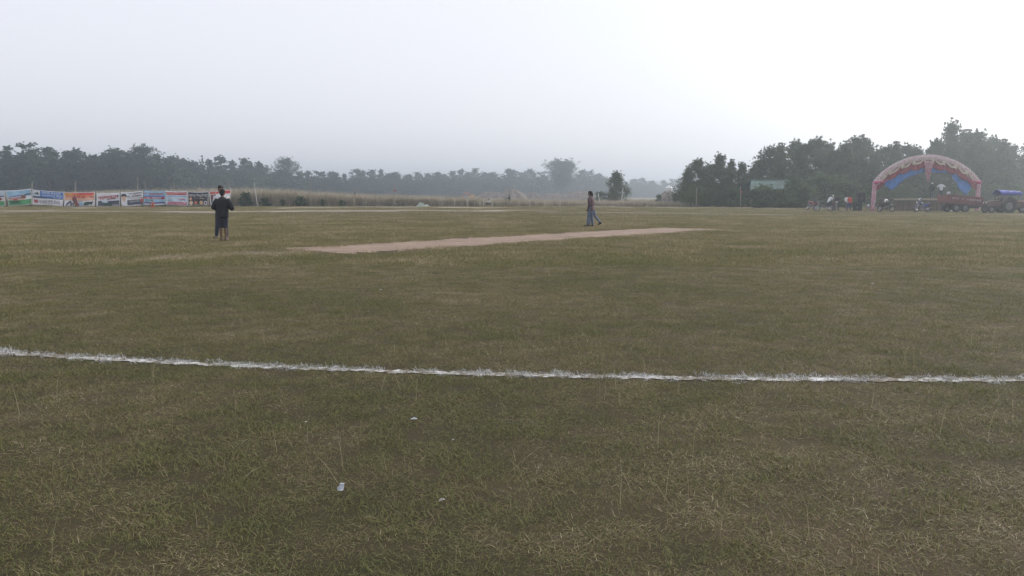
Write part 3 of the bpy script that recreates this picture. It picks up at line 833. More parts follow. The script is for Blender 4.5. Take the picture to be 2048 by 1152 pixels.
def check_cloth(name, a, b_):
    m, n, l, b = new_mat(name); b.inputs['Roughness'].default_value = 0.9
    tc = n.new('ShaderNodeTexCoord')
    ws = []
    for ax in ('X', 'Z'):
        w = n.new('ShaderNodeTexWave'); w.wave_type = 'BANDS'; w.bands_direction = ax; w.inputs['Scale'].default_value = 5.0; w.inputs['Distortion'].default_value = 0.6
        l.new(tc.outputs['Object'], w.inputs['Vector']); ws.append(w.outputs['Fac'])
    f = mathn(n, l, 'MULTIPLY', mathn(n, l, 'ADD', ws[0], ws[1]), 0.5)
    l.new(ramp(n, l, f, [(0.25, a), (0.75, b_)]), b.inputs['Base Color'])
    return m
def rot_x(v, a): return Vector((v.x, v.y * math.cos(a) - v.z * math.sin(a), v.y * math.sin(a) + v.z * math.cos(a)))
def person(label, loc, rz, height=1.68, lean=0, head_turn=0, head_nod=0, legs=((2, 4, 3), (2, 4, 3)), arms=((5, 8, 15, 0), (5, 8, 15, 0)), tops=None, bottoms=None,
           shoes=None, sleeve=1.0, leg_len=1.0, cap=None, voxel=0.016, skirt=False, bulk=1.0, hem=0.0, group=None, helmet=None, wide=1.0, arm_bulk=1.0):
    """legs: (hip flex, abduction, knee bend); arms: (shoulder flex, abduction, elbow bend, inward swing), degrees; figure faces +Y before rz"""
    k = height / 1.70
    root = empty('person', loc, rz)
    body, top_, bot_ = MB(), MB(), MB()
    ln = R(lean)
    hip = Vector((0, 0, 0.92 * k))
    spine = lambda t, fwd=0.0: hip + rot_x(Vector((0, fwd, t * k)), -ln * min(1, 0.4 + t))
    def rings(mb, spec, n=16):
        rr = []
        for (t, w, dpt, f) in spec:
            c = spine(t, f * k); a = -ln * min(1, 0.4 + t)
            rr.append([c + rot_x(Vector((w * k * math.cos(q), dpt * k * math.sin(q), 0)), a) for q in [2 * math.pi * i / n for i in range(n)]])
        mb.loft(rr)
    B = bulk
    rings(body, [(-0.10, 0.10, 0.09, 0), (0.02, 0.13, 0.10, 0), (0.16, 0.115, 0.085, 0), (0.34, 0.14, 0.095, 0), (0.46, 0.14, 0.085, 0), (0.52, 0.06, 0.055, 0), (0.58, 0.052, 0.055, 0)])
    rings(top_, [(-0.09 - hem, 0.165 * B, 0.125 * B, 0), (0.02, 0.165 * B, 0.125 * B, 0), (0.16, 0.152 * B, 0.115 * B, 0), (0.34, 0.180 * B, 0.128 * B, 0), (0.44, 0.185 * B, 0.112 * B, 0), (0.49, 0.13, 0.09, 0), (0.535, 0.075, 0.07, 0)])
    # head
    hc = spine(0.665, 0.015); nb = spine(0.50)
    ht, hn_ = R(head_turn), R(head_nod) + ln * 0.7
    HM = Matrix.Rotation(-ht, 3, 'Z') @ Matrix.Rotation(-hn_, 3, 'X')
    hp = lambda x, y, z: hc + HM @ (Vector((x, y, z)) * k)
    body.tube([nb, spine(0.60, 0.01)], [0.058 * k, 0.054 * k], 12)
    body.ball(hp(0, -0.005, 0.03), (0.076 * k, 0.094 * k, 0.092 * k), 18, 12, HM)
    body.ball(hp(0, 0.025, -0.05), (0.058 * k, 0.066 * k, 0.066 * k), 14, 10, HM)
    body.ball(hp(0, 0.094, -0.012), (0.014 * k, 0.018 * k, 0.026 * k), 8, 6, HM)        # nose
    body.ball(hp(0, 0.082, -0.062), (0.026 * k, 0.012 * k, 0.012 * k), 8, 6, HM)        # lips
    for s_ in (-1, 1):
        body.ball(hp(s_ * 0.078, -0.008, -0.008), (0.012 * k, 0.02 * k, 0.034 * k), 8, 6, HM)
        body.ball(hp(s_ * 0.032, 0.076, 0.022), (0.020 * k, 0.012 * k, 0.010 * k), 8, 6, HM)
    # arms with hands and fingers
    for s_, (fl, ab, el, inw) in zip((-1, 1), arms):
        sh = spine(0.445) + Vector((s_ * 0.185 * k, 0, 0))
        def adir(flex, abd):
            v = Vector((s_ * math.sin(R(abd)), math.sin(R(flex)) * math.cos(R(abd)), -math.cos(R(flex)) * math.cos(R(abd))))
            return v.normalized()
        u = adir(fl, ab); f_ = adir(fl + el, ab - inw)
        e = sh + u * 0.29 * k; w = e + f_ * 0.25 * k
        body.tube([sh, sh + u * 0.15 * k, e, e + f_ * 0.10 * k, w], [0.05 * k, 0.043 * k, 0.036 * k, 0.034 * k, 0.024 * k], 10)
        side = f_.cross(Vector((s_, 0, 0)));  side = side.normalized() if side.length > 0.05 else Vector((0, 0, 1))
        nrm = f_.cross(side).normalized()
        pc = w + f_ * 0.05 * k
        body.tube([w, w + f_ * 0.03 * k, w + f_ * 0.09 * k], [0.024 * k, 0.034 * k, 0.036 * k], 10, flat=0.55 if abs(nrm.z) < 2 else 1)
        for j, L in enumerate((0.066, 0.078, 0.072, 0.056)):
            b0 = w + f_ * 0.085 * k + side * (j - 1.5) * 0.021 * k
            b1 = b0 + f_ * L * 0.55 * k + nrm * 0.010 * k * -s_
            b2 = b1 + (f_ * 0.7 + nrm * -s_ * 0.6).normalized() * L * 0.5 * k
            body.tube([b0, b1, b2], [0.0100 * k, 0.0092 * k, 0.008 * k], 6)
        t0 = w + f_ * 0.03 * k - side * 0.030 * k
        body.tube([t0, t0 + (f_ * 0.7 - side * 0.7) * 0.035 * k, t0 + (f_ - side * 0.35) * 0.068 * k], [0.012 * k, 0.0105 * k, 0.009 * k], 6)
        if tops:
            pts, rd = [sh - Vector((s_ * 0.03 * k, 0, -0.01)), sh + u * 0.15 * k, e], [0.072 * k * B, 0.062 * k * B * arm_bulk, 0.055 * k * B * arm_bulk]
            if sleeve > 0.6: pts += [e + f_ * 0.12 * k, e + f_ * 0.235 * k * min(1, sleeve)]; rd += [0.051 * k * B * arm_bulk, 0.043 * k * B]
            top_.tube(pts, rd, 12)
    # legs
    feet = []
    for s_, (fl, ab, kn) in zip((-1, 1), legs):
        h0 = hip + Vector((s_ * 0.085 * k, 0, 0))
        def ldir(flex): return Vector((s_ * math.sin(R(ab)), math.sin(R(flex)) * math.cos(R(ab)), -math.cos(R(flex)) * math.cos(R(ab)))).normalized()
        u = ldir(fl); d = ldir(fl - kn)
        kne = h0 + u * 0.425 * k; an = kne + d * 0.41 * k
        body.tube([h0, h0 + u * 0.2 * k, kne, kne + d * 0.12 * k, an], [0.082 * k, 0.072 * k, 0.052 * k, 0.053 * k, 0.034 * k], 12)
        fa = math.atan2(d.y, -d.z) * 0.55
        toe = Vector((s_ * 0.14, math.cos(fa), math.sin(fa) * 1.0)).normalized()
        heel = an - toe * 0.045 * k + d * 0.035 * k; tip = an + toe * 0.16 * k + d * 0.050 * k
        body.tube([an, an + d * 0.03 * k], [0.034 * k, 0.036 * k], 10)
        body.tube([heel, (heel + tip) / 2 + Vector((0, 0, 0.008)), tip], [0.033 * k, 0.036 * k, 0.026 * k], 10)
        feet.append((heel, tip, an, d))
        if bottoms and not skirt:
            pts = [h0 + Vector((0, 0, 0.04 * k)), h0 + u * 0.2 * k, kne]; rd = [0.108 * k * wide, 0.096 * k * wide, 0.074 * k * wide]
            if leg_len > 0.9: pts += [kne + d * 0.18 * k, an - d * 0.02 * k]; rd += [0.070 * k, 0.060 * k]
            elif leg_len > 0.4: pts += [kne + d * 0.06 * k]; rd += [0.082 * k * wide]
            bot_.tube(pts, rd, 12)
    if bottoms:
        rings(bot_, [(-0.08, 0.15, 0.115, 0), (0.0, 0.158, 0.118, 0), (0.08, 0.145, 0.11, 0)])
        if skirt:
            rr = []
            zmin = min(min(f[0].z, f[1].z) for f in feet)
            cx = sum((f[0] + f[1]).x for f in feet) / 4; cy = sum((f[0] + f[1]).y for f in feet) / 4
            kneY = max(h.y for h in [f[2] for f in feet])
            for q, (w, dd) in zip((0, 0.35, 0.7, 1.0), ((0.16, 0.14), (0.26, 0.24), (0.33, 0.31), (0.36, 0.34))):
                c = Vector((0, 0, 0)).lerp(Vector((cx, cy, 0)), q); z = hip.z + 0.03 + (zmin - hip.z - 0.0) * q
                rr.append([Vector((c.x + w * k * math.cos(t), c.y + dd * k * math.sin(t), z)) for t in [2 * math.pi * i / 16 for i in range(16)]])
            bot_.loft(rr)
    parts = [('body', body, M_SKIN, voxel * 0.62)]
    if tops: parts.append(('shirt' if sleeve <= 0.6 else 'jacket', top_, tops, voxel))
    if bottoms: parts.append(('skirt' if skirt else 'trousers', bot_, bottoms, voxel))
    objs, low = [], 1e9
    for nm, mb, mt, vx in parts:
        me = remeshed(nm, mb, vx); o = link_mesh(nm, me, mt, root); objs.append(o)
        low = min(low, min(v.co.z for v in me.vertices))
    # hair, cap, shoes
    h = MB()
    if helmet is not None:
        h.ball(hp(0, -0.005, 0.04), (0.125 * k, 0.145 * k, 0.135 * k), 18, 12, HM)
        objs.append(link_mesh('helmet', remeshed('helmet', h, voxel), helmet, root))
    else:
        h.ball(hp(0, -0.022, 0.052), (0.087 * k, 0.098 * k, 0.085 * k), 18, 12, HM)
        h.ball(hp(0, -0.055, -0.002), (0.078 * k, 0.058 * k, 0.072 * k), 14, 10, HM)
        h.ball(hp(0, -0.058, -0.05), (0.066 * k, 0.045 * k, 0.05 * k), 12, 8, HM)
        h.ball(hp(0, 0.052, 0.088), (0.062 * k, 0.045 * k, 0.032 * k), 12, 8, HM)
        objs.append(link_mesh('hair', remeshed('hair', h, voxel * 0.7, 2), M_HAIR, root))
        if cap is not None:
            c_ = MB(); c_.ball(hp(0, -0.01, 0.075), (0.096 * k, 0.11 * k, 0.08 * k), 16, 10, HM)
            c_.ball(hp(0, 0.11, 0.06), (0.07 * k, 0.08 * k, 0.012 * k), 12, 8, HM)
            objs.append(link_mesh('cap', remeshed('cap', c_, voxel * 0.6, 1), cap, root))
    if shoes:
        for heel, tip, an, d in feet:
            s2 = MB()
            s2.tube([heel + (heel - tip).normalized() * 0.012, heel, (heel + tip) / 2 + Vector((0, 0, 0.008)), tip, tip + (tip - heel).normalized() * 0.015], [0.03 * k, 0.044 * k, 0.046 * k, 0.038 * k, 0.024 * k], 12)
            s2.tube([an - d * 0.015, an + d * 0.03], [0.046 * k, 0.048 * k], 12)
            me = remeshed('shoe', s2, voxel * 0.8, 3); low = min(low, min(v.co.z for v in me.vertices))
            objs.append(link_mesh('shoe', me, shoes, root))
    for o in objs: o.location.z -= low
    tag(root, label, 'person', group)
    return root
C_DARKJ = cloth('dark_jacket', (0.020, 0.020, 0.024)); C_DARKP = cloth('dark_navy_cloth', (0.030, 0.034, 0.048)); C_WHITE = cloth('white_shirt', (0.62, 0.63, 0.64), 0.08)
C_JEAN = cloth('blue_jeans', (0.13, 0.16, 0.22)); C_JEAN2 = cloth('faded_jeans', (0.16, 0.19, 0.25)); C_JEAND = cloth('dark_jeans', (0.038, 0.046, 0.066))
C_PLAID = check_cloth('maroon_check', (0.15, 0.085, 0.09, 1), (0.065, 0.05, 0.062, 1)); C_TAN = check_cloth('brown_check', (0.22, 0.155, 0.14, 1), (0.11, 0.075, 0.08, 1))
C_RED = cloth('red_shirt', (0.50, 0.065, 0.055)); C_ORANGE = cloth('orange_cloth', (0.42, 0.10, 0.04)); C_MAROON = cloth('maroon_cloth', (0.20, 0.035, 0.035)); C_GREY = cloth('grey_cloth', (0.10, 0.10, 0.105))
C_BLUE = cloth('blue_cloth', (0.05, 0.075, 0.20)); M_WHITEPL = plain('white_plastic', (0.80, 0.81, 0.82), 0.3, var=0.05)

g1 = G(447, 482)
person('man in dark jacket and knee shorts seen from behind at left', (g1.x, g1.y, 0), R(-6), 1.69, lean=5, head_nod=8, legs=((1, -1, 2), (3, -0.5, 4)), arms=((0, 26, 80, 54), (-2, 28, 78, 52)),
       tops=C_DARKJ, bottoms=C_DARKP, shoes=M_SHOE_BROWN, leg_len=0.5, bulk=1.28, hem=0.05, wide=1.1, arm_bulk=1.3)
g2 = G(443, 478)
person('man in white shirt and dark trousers half hidden behind the dark jacket man', (g2.x - 0.02, g2.y + 0.15, 0), R(180), 1.83, lean=0, head_nod=8, legs=((3, 5, 3), (1, 7, 2)), arms=((2, 3, 60, 40), (2, 3, 60, 40)),
       tops=C_WHITE, bottoms=C_JEAND, shoes=M_SHOE_DARK, bulk=1.08)
g3 = G(1181, 454)
person('walking man in maroon checked jacket and blue jeans, nearer of two', (g3.x, g3.y, 0), R(62), 1.70, lean=3, legs=((9, 2, 4), (-3, 2, 3)), arms=((-14, 12, 42, 22), (-10, 12, 36, 15)),
       tops=C_PLAID, bottoms=C_JEAN, shoes=M_SHOE_DARK, bulk=1.08, hem=0.05)
g4 = G(1189, 452.6)
person('walking man in brown shirt and faded jeans with trailing leg, farther of two', (g4.x - 0.12, g4.y + 0.1, 0), R(74), 1.66, lean=4, legs=((10, 2, 4), (-20, 2, 20)), arms=((-8, 10, 12, 0), (12, 10, 20, 0)),
       tops=C_TAN, bottoms=C_JEAN2, shoes=M_SHOE_DARK, bulk=1.04)
def pers(x, y, label, **k):
    p = G(x, y); rz = k.pop('rz', 0); k.setdefault('voxel', 0.026)
    return person(label, (p.x, p.y, 0), R(rz), **k)
pers(150, 414.3, 'person in dark red top standing in front of the orange banner', rz=200, height=1.66, tops=C_MAROON, bottoms=C_GREY, legs=((2, 4, 3), (4, 3, 5)), sleeve=1, hem=0.25)
pers(157, 414.6, 'person in faded red squatting at the foot of the orange banner', rz=150, height=1.5, lean=30, legs=((112, 12, 135), (112, 12, 135)), arms=((60, 10, 40, 10), (60, 10, 40, 10)), tops=C_MAROON, bottoms=C_MAROON)
pers(284.5, 414.8, 'child in red shirt standing between the portrait and blue banners', rz=170, height=1.36, tops=C_RED, bottoms=C_GREY, sleeve=0.5, legs=((4, 6, 4), (2, 6, 4)))
pers(307, 415.2, 'seated woman wrapped in orange red cloth before the blue banner', rz=165, height=1.5, lean=18, legs=((108, 24, 128), (108, 24, 128)), arms=((45, 12, 50, 15), (45, 12, 50, 15)), tops=C_ORANGE, bottoms=C_ORANGE, skirt=True, bulk=1.2)
pers(978, 411.8, 'person in white shirt sitting low by the short posts', rz=160, height=1.6, lean=15, legs=((108, 14, 130), (108, 14, 130)), arms=((55, 10, 40, 10), (55, 10, 40, 10)), tops=C_WHITE, bottoms=C_GREY)
pers(1018, 411.2, 'dark clad man striding right in front of the highest sand heap', rz=-60, height=1.74, lean=8, legs=((18, 3, 8), (-14, 3, 12)), tops=C_DARKP, bottoms=C_DARKP)
pers(1009, 411.0, 'dark clad figure stooping beside the striding man by the sand heap', rz=-70, height=1.6, lean=62, legs=((20, 5, 12), (5, 5, 8)), arms=((50, 5, 20, 0), (50, 5, 20, 0)), tops=C_GREY, bottoms=C_DARKP)
pers(1657, 421.3, 'man in white shirt and white cap bending over a motorcycle', rz=-68, height=1.72, lean=38, head_nod=5, legs=((12, 6, 8), (-4, 6, 6)), arms=((62, 5, 10, 0), (66, 5, 10, 0)), tops=C_WHITE, bottoms=C_DARKP, cap=M_WHITEPL, bulk=1.1)
pers(1674, 421.5, 'black clad man standing right of the bending white shirt man', rz=120, height=1.68, tops=C_DARKJ, bottoms=C_DARKP, lean=6, bulk=1.1, arms=((30, 8, 30, 10), (30, 8, 30, 10)))
pers(1629, 420.3, 'dark clad person beside the leftmost red motorcycle', rz=190, height=1.58, tops=C_GREY, bottoms=C_DARKP, lean=8)
pers(1699.5, 421.6, 'person in bright red shirt and blue trousers left of the black speakers', rz=20, height=1.66, tops=C_RED, bottoms=C_BLUE, sleeve=0.5, bulk=1.25, lean=10, legs=((20, 8, 25), (24, 8, 30)))
pers(1692.5, 420.8, 'person in pale shirt behind the red shirted person', rz=10, height=1.6, tops=C_WHITE, bottoms=C_GREY, sleeve=0.5, lean=4)

# ------------------------------------------------------------------ banners
BAN_D = 112.0
def vinyl(name, c): return plain('vinyl_' + name, c, 0.55, var=0.07, scale=0.8)
VC = {k: vinyl(k, srgb(*v)[:3]) for k, v in dict(white=(222, 222, 226), sky=(150, 190, 215), blue=(60, 115, 185), navy=(45, 50, 95), green=(70, 145, 85), dkgreen=(40, 75, 55), purple=(105, 80, 140),
      brown=(130, 85, 70), orange=(225, 120, 70), yellow=(215, 160, 80), red=(205, 50, 45), crimson=(175, 40, 70), pink=(180, 80, 130), peach=(222, 175, 150), black=(30, 26, 32), slate=(75, 80, 90),
      grey=(140, 140, 145), skin=(215, 175, 150), cream=(215, 195, 160), maroon=(100, 40, 40), ice=(190, 208, 225), teal=(110, 155, 160), ink=(70, 45, 75)).items()}
def to_text_mesh(txt):
    cu = bpy.data.curves.new('txt', 'FONT'); cu.body = txt; cu.resolution_u = 2
    o = bpy.data.objects.new('txt', cu); col.objects.link(o)
    me = bpy.data.meshes.new_from_object(o.evaluated_get(bpy.context.evaluated_depsgraph_get()))
    V = np.array([v.co[:2] for v in me.vertices]) if len(me.vertices) else np.zeros((0, 2)); Fc = [tuple(p.vertices) for p in me.polygons]
    bpy.data.objects.remove(o); bpy.data.meshes.remove(me)
    if len(V):
        V = (V - V.min(0)) / np.maximum(V.max(0) - V.min(0), 1e-6)
    return V, Fc
class Banner:
    def __init__(s, corners, base, label, seed, depth=BAN_D):
        g = np.random.default_rng(seed)
        s.P = [AT(x, y, depth) for x, y in corners]       # TL TR BR BL
        s.ph = g.random(4) * 6.28; s.top = 0
        s.root = empty('banner', (s.P[3].x, depth, s.P[3].z)); s.o = Vector(s.root.location)
        s.sag = 0.06 + 0.05 * g.random()
        tag(s.root, label, 'banner')
        n, m = 24, 12
        mb = MB(); vs = [s.pt(i / n, j / m, 0) for j in range(m + 1) for i in range(n + 1)]
        fs = [(j * (n + 1) + i, j * (n + 1) + i + 1, (j + 1) * (n + 1) + i + 1, (j + 1) * (n + 1) + i) for j in range(m) for i in range(n)]
        mb.add(vs, fs); s.cloth = mb.build('cloth', VC[base], s.root, smooth=True)
        md = s.cloth.modifiers.new('thickness', 'SOLIDIFY'); md.thickness = 0.004; md.offset = -1
        e = MB(); e.tube([s.pt(i / 8, 1.0, 0) + Vector((0, 0, 0.02)) for i in range(9)], 0.014, 5); e.build('rope', VC['grey'], s.root)
    def pt(s, u, v, lift):
        a = s.P[3].lerp(s.P[2], u); b = s.P[0].lerp(s.P[1], u); p = a.lerp(b, v)
        y = 0.07 * math.sin(5 * u + 3 * v + s.ph[0]) + 0.035 * math.sin(11 * u - 4 * v + s.ph[1]) + 0.02 * math.sin(17 * u + 9 * v + s.ph[2])
        z = -s.sag * 4 * u * (1 - u) * v * 0.7 + 0.03 * math.sin(7 * u + s.ph[3]) * (1 - v)
        return Vector((p.x, p.y + y - lift, p.z + z)) - s.o
    def poly(s, pts, colr, name='print'):
        """flat ink patch; cut fine enough to follow the cloth"""
        s.top += 1
        bm = bmesh.new(); bm.faces.new([bm.verts.new((x, y, 0)) for x, y in pts])
        for ax in (0, 1):
            for q in range(1, 16):
                no = Vector((1, 0, 0)) if ax == 0 else Vector((0, 1, 0))
                bmesh.ops.bisect_plane(bm, geom=list(bm.verts) + list(bm.edges) + list(bm.faces), plane_co=no * (q / 16), plane_no=no)
        lift = 0.008 + 0.004 * s.top
        for v in bm.verts: v.co = s.pt(v.co.x, v.co.y, lift)
        me = bpy.data.meshes.new(name); bm.to_mesh(me); bm.free()
        link_mesh(name, me, VC[colr], s.root)
    def rect(s, u0, u1, v0, v1, colr, name='print'): s.poly([(u0, v0), (u1, v0), (u1, v1), (u0, v1)], colr, name)
    def disc(s, u, v, ru, rv, colr, name='print'): s.poly([(u + ru * math.cos(t), v + rv * math.sin(t)) for t in [2 * math.pi * i / 14 for i in range(14)]], colr, name)
    def text(s, txt, u0, u1, v0, v1, colr, slope=0.0):
        V, Fc = to_text_mesh(txt)
        if not len(V): return
        s.top += 1; lift = 0.008 + 0.004 * s.top
        vs = [s.pt(u0 + (u1 - u0) * a, v0 + (v1 - v0) * b + slope * a, lift) for a, b in V]
        MB().add(vs, Fc).build('lettering', VC[colr], s.root)
    def scribble(s, u0, u1, v0, v1, colr, seed, slope=0.0, name='lettering'):
        """writing too small in the photograph to be read: a row of broken strokes"""
        g = random.Random(seed); s.top += 1; lift = 0.008 + 0.004 * s.top; mb = MB(); u = u0; h = v1 - v0
        while u < u1:
            w = g.uniform(0.35, 0.9) * h * 0.5
            if g.random() > 0.16:
                sl = slope * (u - u0) / max(1e-6, u1 - u0)
                a, b, c, d_ = u, min(u1, u + w), v0 + sl + h * g.choice([0, 0, 0.3]), v0 + sl + h
                mid = c + (d_ - c) * g.uniform(0.3, 0.7); t = h * 0.26
                for q in ((a, b, d_ - t, d_), (a, a + w * 0.32, c, d_ - t), (a + w * 0.32, b, mid - t / 2, mid + t / 2) if g.random() < 0.5 else (b - w * 0.3, b, c, d_ - t)):
                    mb.add([s.pt(q[0], q[2], lift), s.pt(q[1], q[2], lift), s.pt(q[1], q[3], lift), s.pt(q[0], q[3], lift)], [(0, 1, 2, 3)])
            u += w * g.uniform(1.15, 1.4)
        if mb.v: mb.build(name, VC[colr], s.root)
b = Banner([(-38, 382), (9.5, 381), (10.5, 412.5), (-38, 412)], 'white', 'cut-off pale blue and green banner at the left picture edge', 1)
b.rect(0.01, 0.99, 0.66, 0.96, 'ice'); b.rect(0.01, 0.97, 0.05, 0.33, 'green'); b.rect(0.25, 0.96, 0.6, 0.67, 'purple'); b.rect(0.1, 0.9, 0.38, 0.52, 'peach'); b.disc(0.8, 0.47, 0.05, 0.1, 'maroon')
b = Banner([(11, 381), (62, 377), (64, 409), (17, 413)], 'white', 'light blue banner with a house picture over a green strip, second from left edge', 2)
b.rect(0.03, 0.98, 0.56, 0.95, 'sky'); b.rect(0.02, 0.98, 0.05, 0.36, 'green'); b.rect(0.12, 0.5, 0.16, 0.3, 'dkgreen'); b.poly([(0.1, 0.58), (0.5, 0.68), (0.66, 0.6), (0.66, 0.5), (0.1, 0.52)], 'purple')
b.poly([(0.06, 0.54), (0.62, 0.6), (0.62, 0.56), (0.06, 0.5)], 'white'); b.scribble(0.05, 0.6, 0.44, 0.52, 'brown', 3); b.rect(0.58, 0.76, 0.44, 0.66, 'brown'); b.rect(0.74, 0.97, 0.64, 0.72, 'navy')
b.rect(0.1, 0.7, 0.37, 0.44, 'peach'); b.rect(0.25, 0.45, 0.36, 0.44, 'red')
b = Banner([(65, 379), (127, 384), (126, 413), (64, 409)], 'white', 'blue and white bank banner with mountain logo and red star mark', 3)
b.rect(0.02, 0.98, 0.47, 0.97, 'blue'); b.poly([(0.02, 0.47), (0.98, 0.47), (0.98, 0.52), (0.4, 0.56), (0.02, 0.6)], 'navy'); b.rect(0.035, 0.25, 0.6, 0.96, 'white')
b.poly([(0.06, 0.72), (0.1, 0.85), (0.125, 0.8), (0.17, 0.9), (0.23, 0.72)], 'slate', 'logo'); b.rect(0.06, 0.23, 0.65, 0.71, 'sky', 'logo')
b.text('NMB BANK', 0.32, 0.93, 0.80, 0.95, 'white'); b.text('एनएमबि बैंक', 0.32, 0.95, 0.60, 0.77, 'white'); b.scribble(0.68, 0.93, 0.5, 0.58, 'ice', 5)
for (a0, c0) in (((0.07, 0.14), (0.17, 0.38)), ((0.06, 0.37), (0.17, 0.15)), ((0.045, 0.27), (0.2, 0.25))):
    dx, dy = c0[0] - a0[0], c0[1] - a0[1]; q = math.hypot(dx * 2, dy); nx, ny = -dy / q * 0.016, dx * 2 / q * 0.034
    b.poly([(a0[0] - nx, a0[1] - ny), (c0[0] - nx, c0[1] - ny), (c0[0] + nx, c0[1] + ny), (a0[0] + nx, a0[1] + ny)], 'crimson', 'logo')
b.text('Global IME Bank', 0.22, 0.92, 0.24, 0.37, 'ink'); b.scribble(0.22, 0.5, 0.13, 0.22, 'grey', 7); b.rect(0.52, 0.92, 0.16, 0.185, 'ink')
b = Banner([(128, 384), (189.5, 384), (190, 413), (128, 413)], 'white', 'orange topped banner with the standing dark red person before it', 4)
b.rect(0.02, 0.98, 0.42, 0.97, 'peach'); b.rect(0.02, 0.98, 0.78, 0.97, 'orange'); b.rect(0.03, 0.26, 0.8, 0.93, 'yellow'); b.rect(0.5, 0.96, 0.84, 0.95, 'red'); b.scribble(0.04, 0.96, 0.6, 0.78, 'orange', 11); b.scribble(0.42, 0.96, 0.6, 0.74, 'crimson', 12)
b.poly([(0.05, 0.06), (0.08, 0.2), (0.2, 0.42), (0.25, 0.3), (0.14, 0.16), (0.09, 0.04)], 'navy'); b.poly([(0.2, 0.04), (0.22, 0.3), (0.3, 0.18), (0.24, 0.03)], 'slate'); b.rect(0.48, 0.62, 0.08, 0.3, 'sky'); b.rect(0.4, 0.6, 0.37, 0.4, 'maroon')
b.poly([(0.63, 0.1), (0.66, 0.3), (0.8, 0.34), (0.95, 0.28), (0.9, 0.1), (0.86, 0.18), (0.76, 0.08)], 'dkgreen'); b.poly([(0.84, 0.3), (0.95, 0.36), (0.96, 0.31), (0.86, 0.24)], 'black')
b = Banner([(192, 386), (239, 385), (240, 413), (194, 413)], 'white', 'white banner with slanting red lettering and dark photo strip', 5)
b.rect(0.06, 0.98, 0.04, 0.42, 'slate'); b.rect(0.3, 0.62, 0.06, 0.26, 'dkgreen'); b.rect(0.66, 0.98, 0.04, 0.16, 'grey'); b.poly([(0.5, 0.36), (0.98, 0.44), (0.98, 0.34), (0.5, 0.28)], 'navy'); b.poly([(0.22, 0.42), (0.5, 0.42), (0.45, 0.3), (0.25, 0.3)], 'ice')
b.scribble(0.08, 0.95, 0.5, 0.74, 'crimson', 21, 0.10); b.scribble(0.4, 0.96, 0.46, 0.56, 'maroon', 22, 0.1); b.rect(0.9, 0.97, 0.72, 0.8, 'navy')
b = Banner([(241.5, 384), (286, 381), (286.5, 411), (243.5, 413)], 'white', 'white banner with a dark haired portrait on its left side', 6)
b.rect(0.28, 0.98, 0.08, 0.42, 'slate'); b.rect(0.34, 0.97, 0.12, 0.2, 'navy'); b.rect(0.4, 0.8, 0.28, 0.38, 'grey'); b.rect(0.28, 0.97, 0.4, 0.43, 'black')
b.poly([(0.02, 0.05), (0.04, 0.35), (0.12, 0.44), (0.24, 0.36), (0.3, 0.05)], 'white', 'portrait'); b.disc(0.13, 0.58, 0.085, 0.2, 'skin', 'portrait'); b.rect(0.1, 0.17, 0.32, 0.44, 'skin', 'portrait')
b.poly([(0.02, 0.6), (0.03, 0.8), (0.1, 0.88), (0.2, 0.87), (0.25, 0.76), (0.24, 0.6), (0.21, 0.68), (0.12, 0.72), (0.05, 0.68)], 'black', 'portrait')
b.scribble(0.3, 0.95, 0.82, 0.9, 'slate', 31, 0.02); b.scribble(0.27, 0.96, 0.62, 0.72, 'slate', 32, 0.02); b.scribble(0.3, 0.9, 0.5, 0.56, 'grey', 33)
b = Banner([(287.5, 381), (331, 382), (331, 410), (288.5, 410)], 'sky', 'blue banner with a red band, behind the seated woman in orange', 7)
b.rect(0.02, 0.98, 0.02, 0.08, 'white'); b.rect(0.02, 0.98, 0.1, 0.22, 'purple'); b.scribble(0.03, 0.97, 0.7, 0.85, 'crimson', 41); b.rect(0.02, 0.97, 0.46, 0.56, 'red'); b.scribble(0.1, 0.8, 0.48, 0.55, 'white', 42); b.rect(0.06, 0.4, 0.28, 0.42, 'teal'); b.disc(0.88, 0.5, 0.08, 0.1, 'crimson'); b.rect(0.82, 0.96, 0.12, 0.18, 'navy')
b.rect(0.02, 0.97, 0.58, 0.66, 'blue')
b = Banner([(331.5, 381.5), (375, 382), (375, 411), (331.5, 410)], 'white', 'pale banner with crimson title bar and pink bottom bar', 8)
b.rect(0.03, 0.97, 0.24, 0.7, 'ice'); b.rect(0.04, 0.96, 0.74, 0.93, 'crimson'); b.scribble(0.07, 0.93, 0.79, 0.89, 'peach', 51); b.scribble(0.08, 0.94, 0.62, 0.68, 'blue', 52); b.poly([(0.06, 0.05), (0.1, 0.2), (0.14, 0.24), (0.96, 0.24), (0.96, 0.05)], 'pink'); b.scribble(0.12, 0.9, 0.1, 0.18, 'peach', 53)
b.scribble(0.06, 0.3, 0.3, 0.38, 'slate', 54); b.scribble(0.6, 0.86, 0.32, 0.48, 'crimson', 55); b.poly([(0.74, 0.3), (0.78, 0.34), (0.9, 0.22), (0.86, 0.19)], 'white')
b = Banner([(375.8, 383), (417, 383), (417, 410), (376.2, 410.5)], 'white', 'black restaurant banner with big white lettering and round plates', 9)
b.rect(0.02, 0.98, 0.03, 0.96, 'black'); b.scribble(0.08, 0.92, 0.88, 0.93, 'slate', 61); b.text('खासु रेष्टुरेण्ट', 0.05, 0.97, 0.60, 0.86, 'white'); b.scribble(0.28, 0.55, 0.46, 0.53, 'grey', 62); b.scribble(0.58, 0.8, 0.46, 0.53, 'cream', 63)
